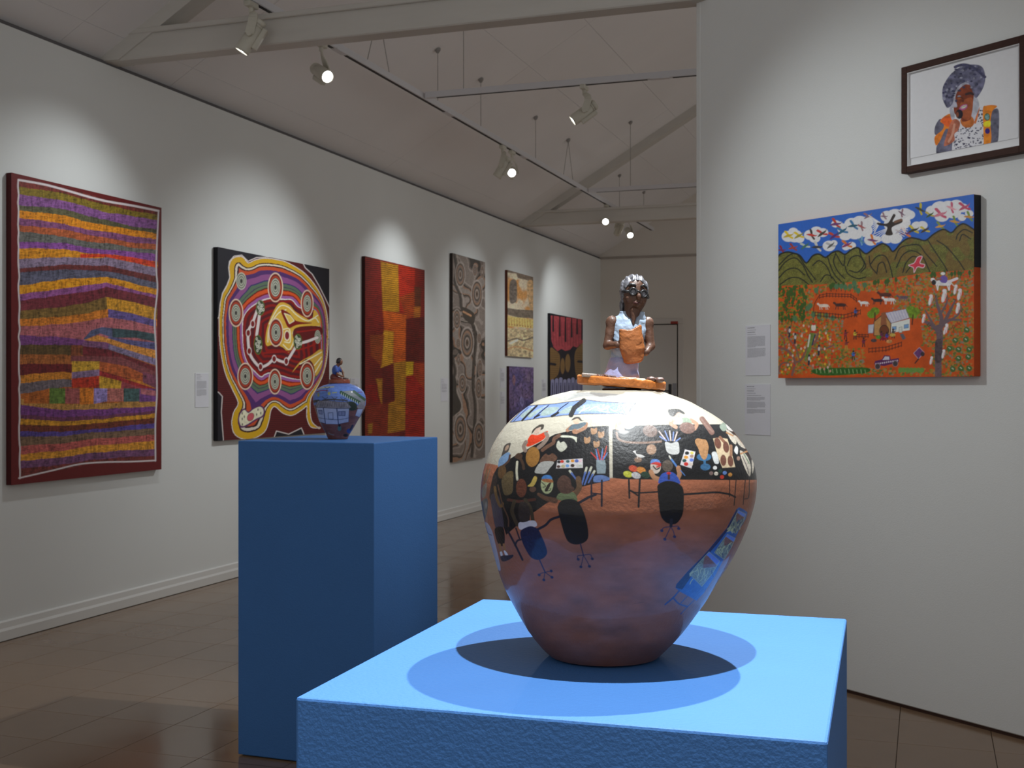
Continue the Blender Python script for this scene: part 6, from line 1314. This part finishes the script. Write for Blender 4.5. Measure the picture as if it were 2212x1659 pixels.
W, Q, C = canvas_mesh(part_pt(sh9[0], .0215, sh9[2]), np.array([*(pd * (sh9[1] - sh9[0])), 0]), np.array([0, 0, sh9[3] - sh9[2]]), n3, [(float(a), float(b)) for a, b in cor], 270, 230, paint_portrait, (216, 217, 220), 1.14)
flip = np.dot(np.cross(np.array([*pd, 0]), [0, 0, -1.]), n3) < 0
sheet = obj('drawing_sheet', W, Q[:, ::-1] if flip else Q, mat('drawing_paper', None, .7, .3, .02, 60, attr=True), t9, False, cols=C)
obj('sheet_edge', *part_box(sh9[0], sh9[1], .0195, .0217, sh9[3], sh9[2]), WHITE, t9)
print('P9', b1 - b0, zt9 - zb9, zb9, 'sheet px', cor)

# ------------------------------------------------------------------ printed wall labels
def label_text(t, put, w, h, scheme, seed):
    R = random.Random(seed); fine, bold = MB(), MB(); lh = .0046; y = h - .011
    for kind, n in scheme:
        for k in range(n):
            full = .72 if kind == 'p' else (.30 if kind == 'b' else .36)
            full = full if not (kind == 'p' and k == n - 1) else R.uniform(.25, .6)
            x, end = .09 * w, (.09 + full + R.uniform(-.02, .02)) * w
            while x < end:
                ww = min(R.uniform(.0025, .009), end - x)
                (bold if kind == 'b' else fine).add([put(x, y), put(x + ww, y), put(x + ww, y + (.0022 if kind == 'b' else .0016)), put(x, y + (.0022 if kind == 'b' else .0016))], [(0, 1, 2, 3)])
                x += ww + .0016
            y -= lh * (1.15 if kind != 'p' else .86)
        y -= .0042
    bold.build('heading_text', INKD, t); fine.build('body_text', INK, t)
S_A = [('b', 1), ('l', 1), ('b', 1), ('l', 1), ('p', 12), ('p', 10)]; S_B = [('b', 1), ('l', 1), ('b', 1), ('l', 1), ('p', 1), ('p', 4), ('p', 7), ('p', 5)]
def card_left(px0, px1, py0, py1, label, seed, scheme=S_A):
    A_, B_ = on_x(px0, py0, WX), on_x(px1, py1, WX); yl, yr = A_[1], B_[1]; zt, zl = A_[2], on_x(px0, py1, WX)[2]
    t = thing('wall_label', (WX, (yl + yr) / 2, zl), label, 'label', 'printed wall labels')
    MB().box((WX + .0004, yl, zl), (WX + .0032, yr, zt)).build('card', CARD, t)
    k = (yr - yl) / .105
    label_text(t, lambda x, y: (WX + .0036, yl + x, zl + y), yr - yl, zt - zl, scheme, seed)
card_left(421, 450, 806, 880, 'white printed label between the striped and the ringed canvas', 1)
card_left(757, 775, 817, 868, 'white printed label beside the red patchwork canvas, behind the small pot', 2)
card_left(952, 967, 817, 867, 'white printed label beside the tall grey-brown canvas', 3, S_B)
card_left(1080, 1090.5, 795, 838, 'white printed label beside the violet canvas, upper of the two', 4)
card_left(1080, 1090.5, 846, 887, 'white printed label beside the violet canvas, lower of the two', 5, S_B)
card_left(1170, 1179.5, 819, 857, 'white printed label beside the fringed black canvas', 6)
def card_part(c, label, seed, scheme):
    s0_, s1_, zt, zl = part_rect(c, .002)
    t = thing('wall_label', part_pt((s0_ + s1_) / 2, 0, zl), label, 'label', 'printed wall labels')
    obj('card', *part_box(s0_, s1_, .0004, .003, zl, zt), CARD, t)
    label_text(t, lambda x, y: part_pt(s0_ + x, .0034, zl + y), s1_ - s0_, zt - zl, scheme, seed)
card_part([(1610, 704), (1664, 701), (1664, 811), (1611, 811)], 'upper white printed label beside the homestead landscape', 7, S_A)
card_part([(1609.5, 830), (1664, 830), (1664, 941), (1609, 938)], 'lower white printed label beside the homestead landscape', 8, S_B)
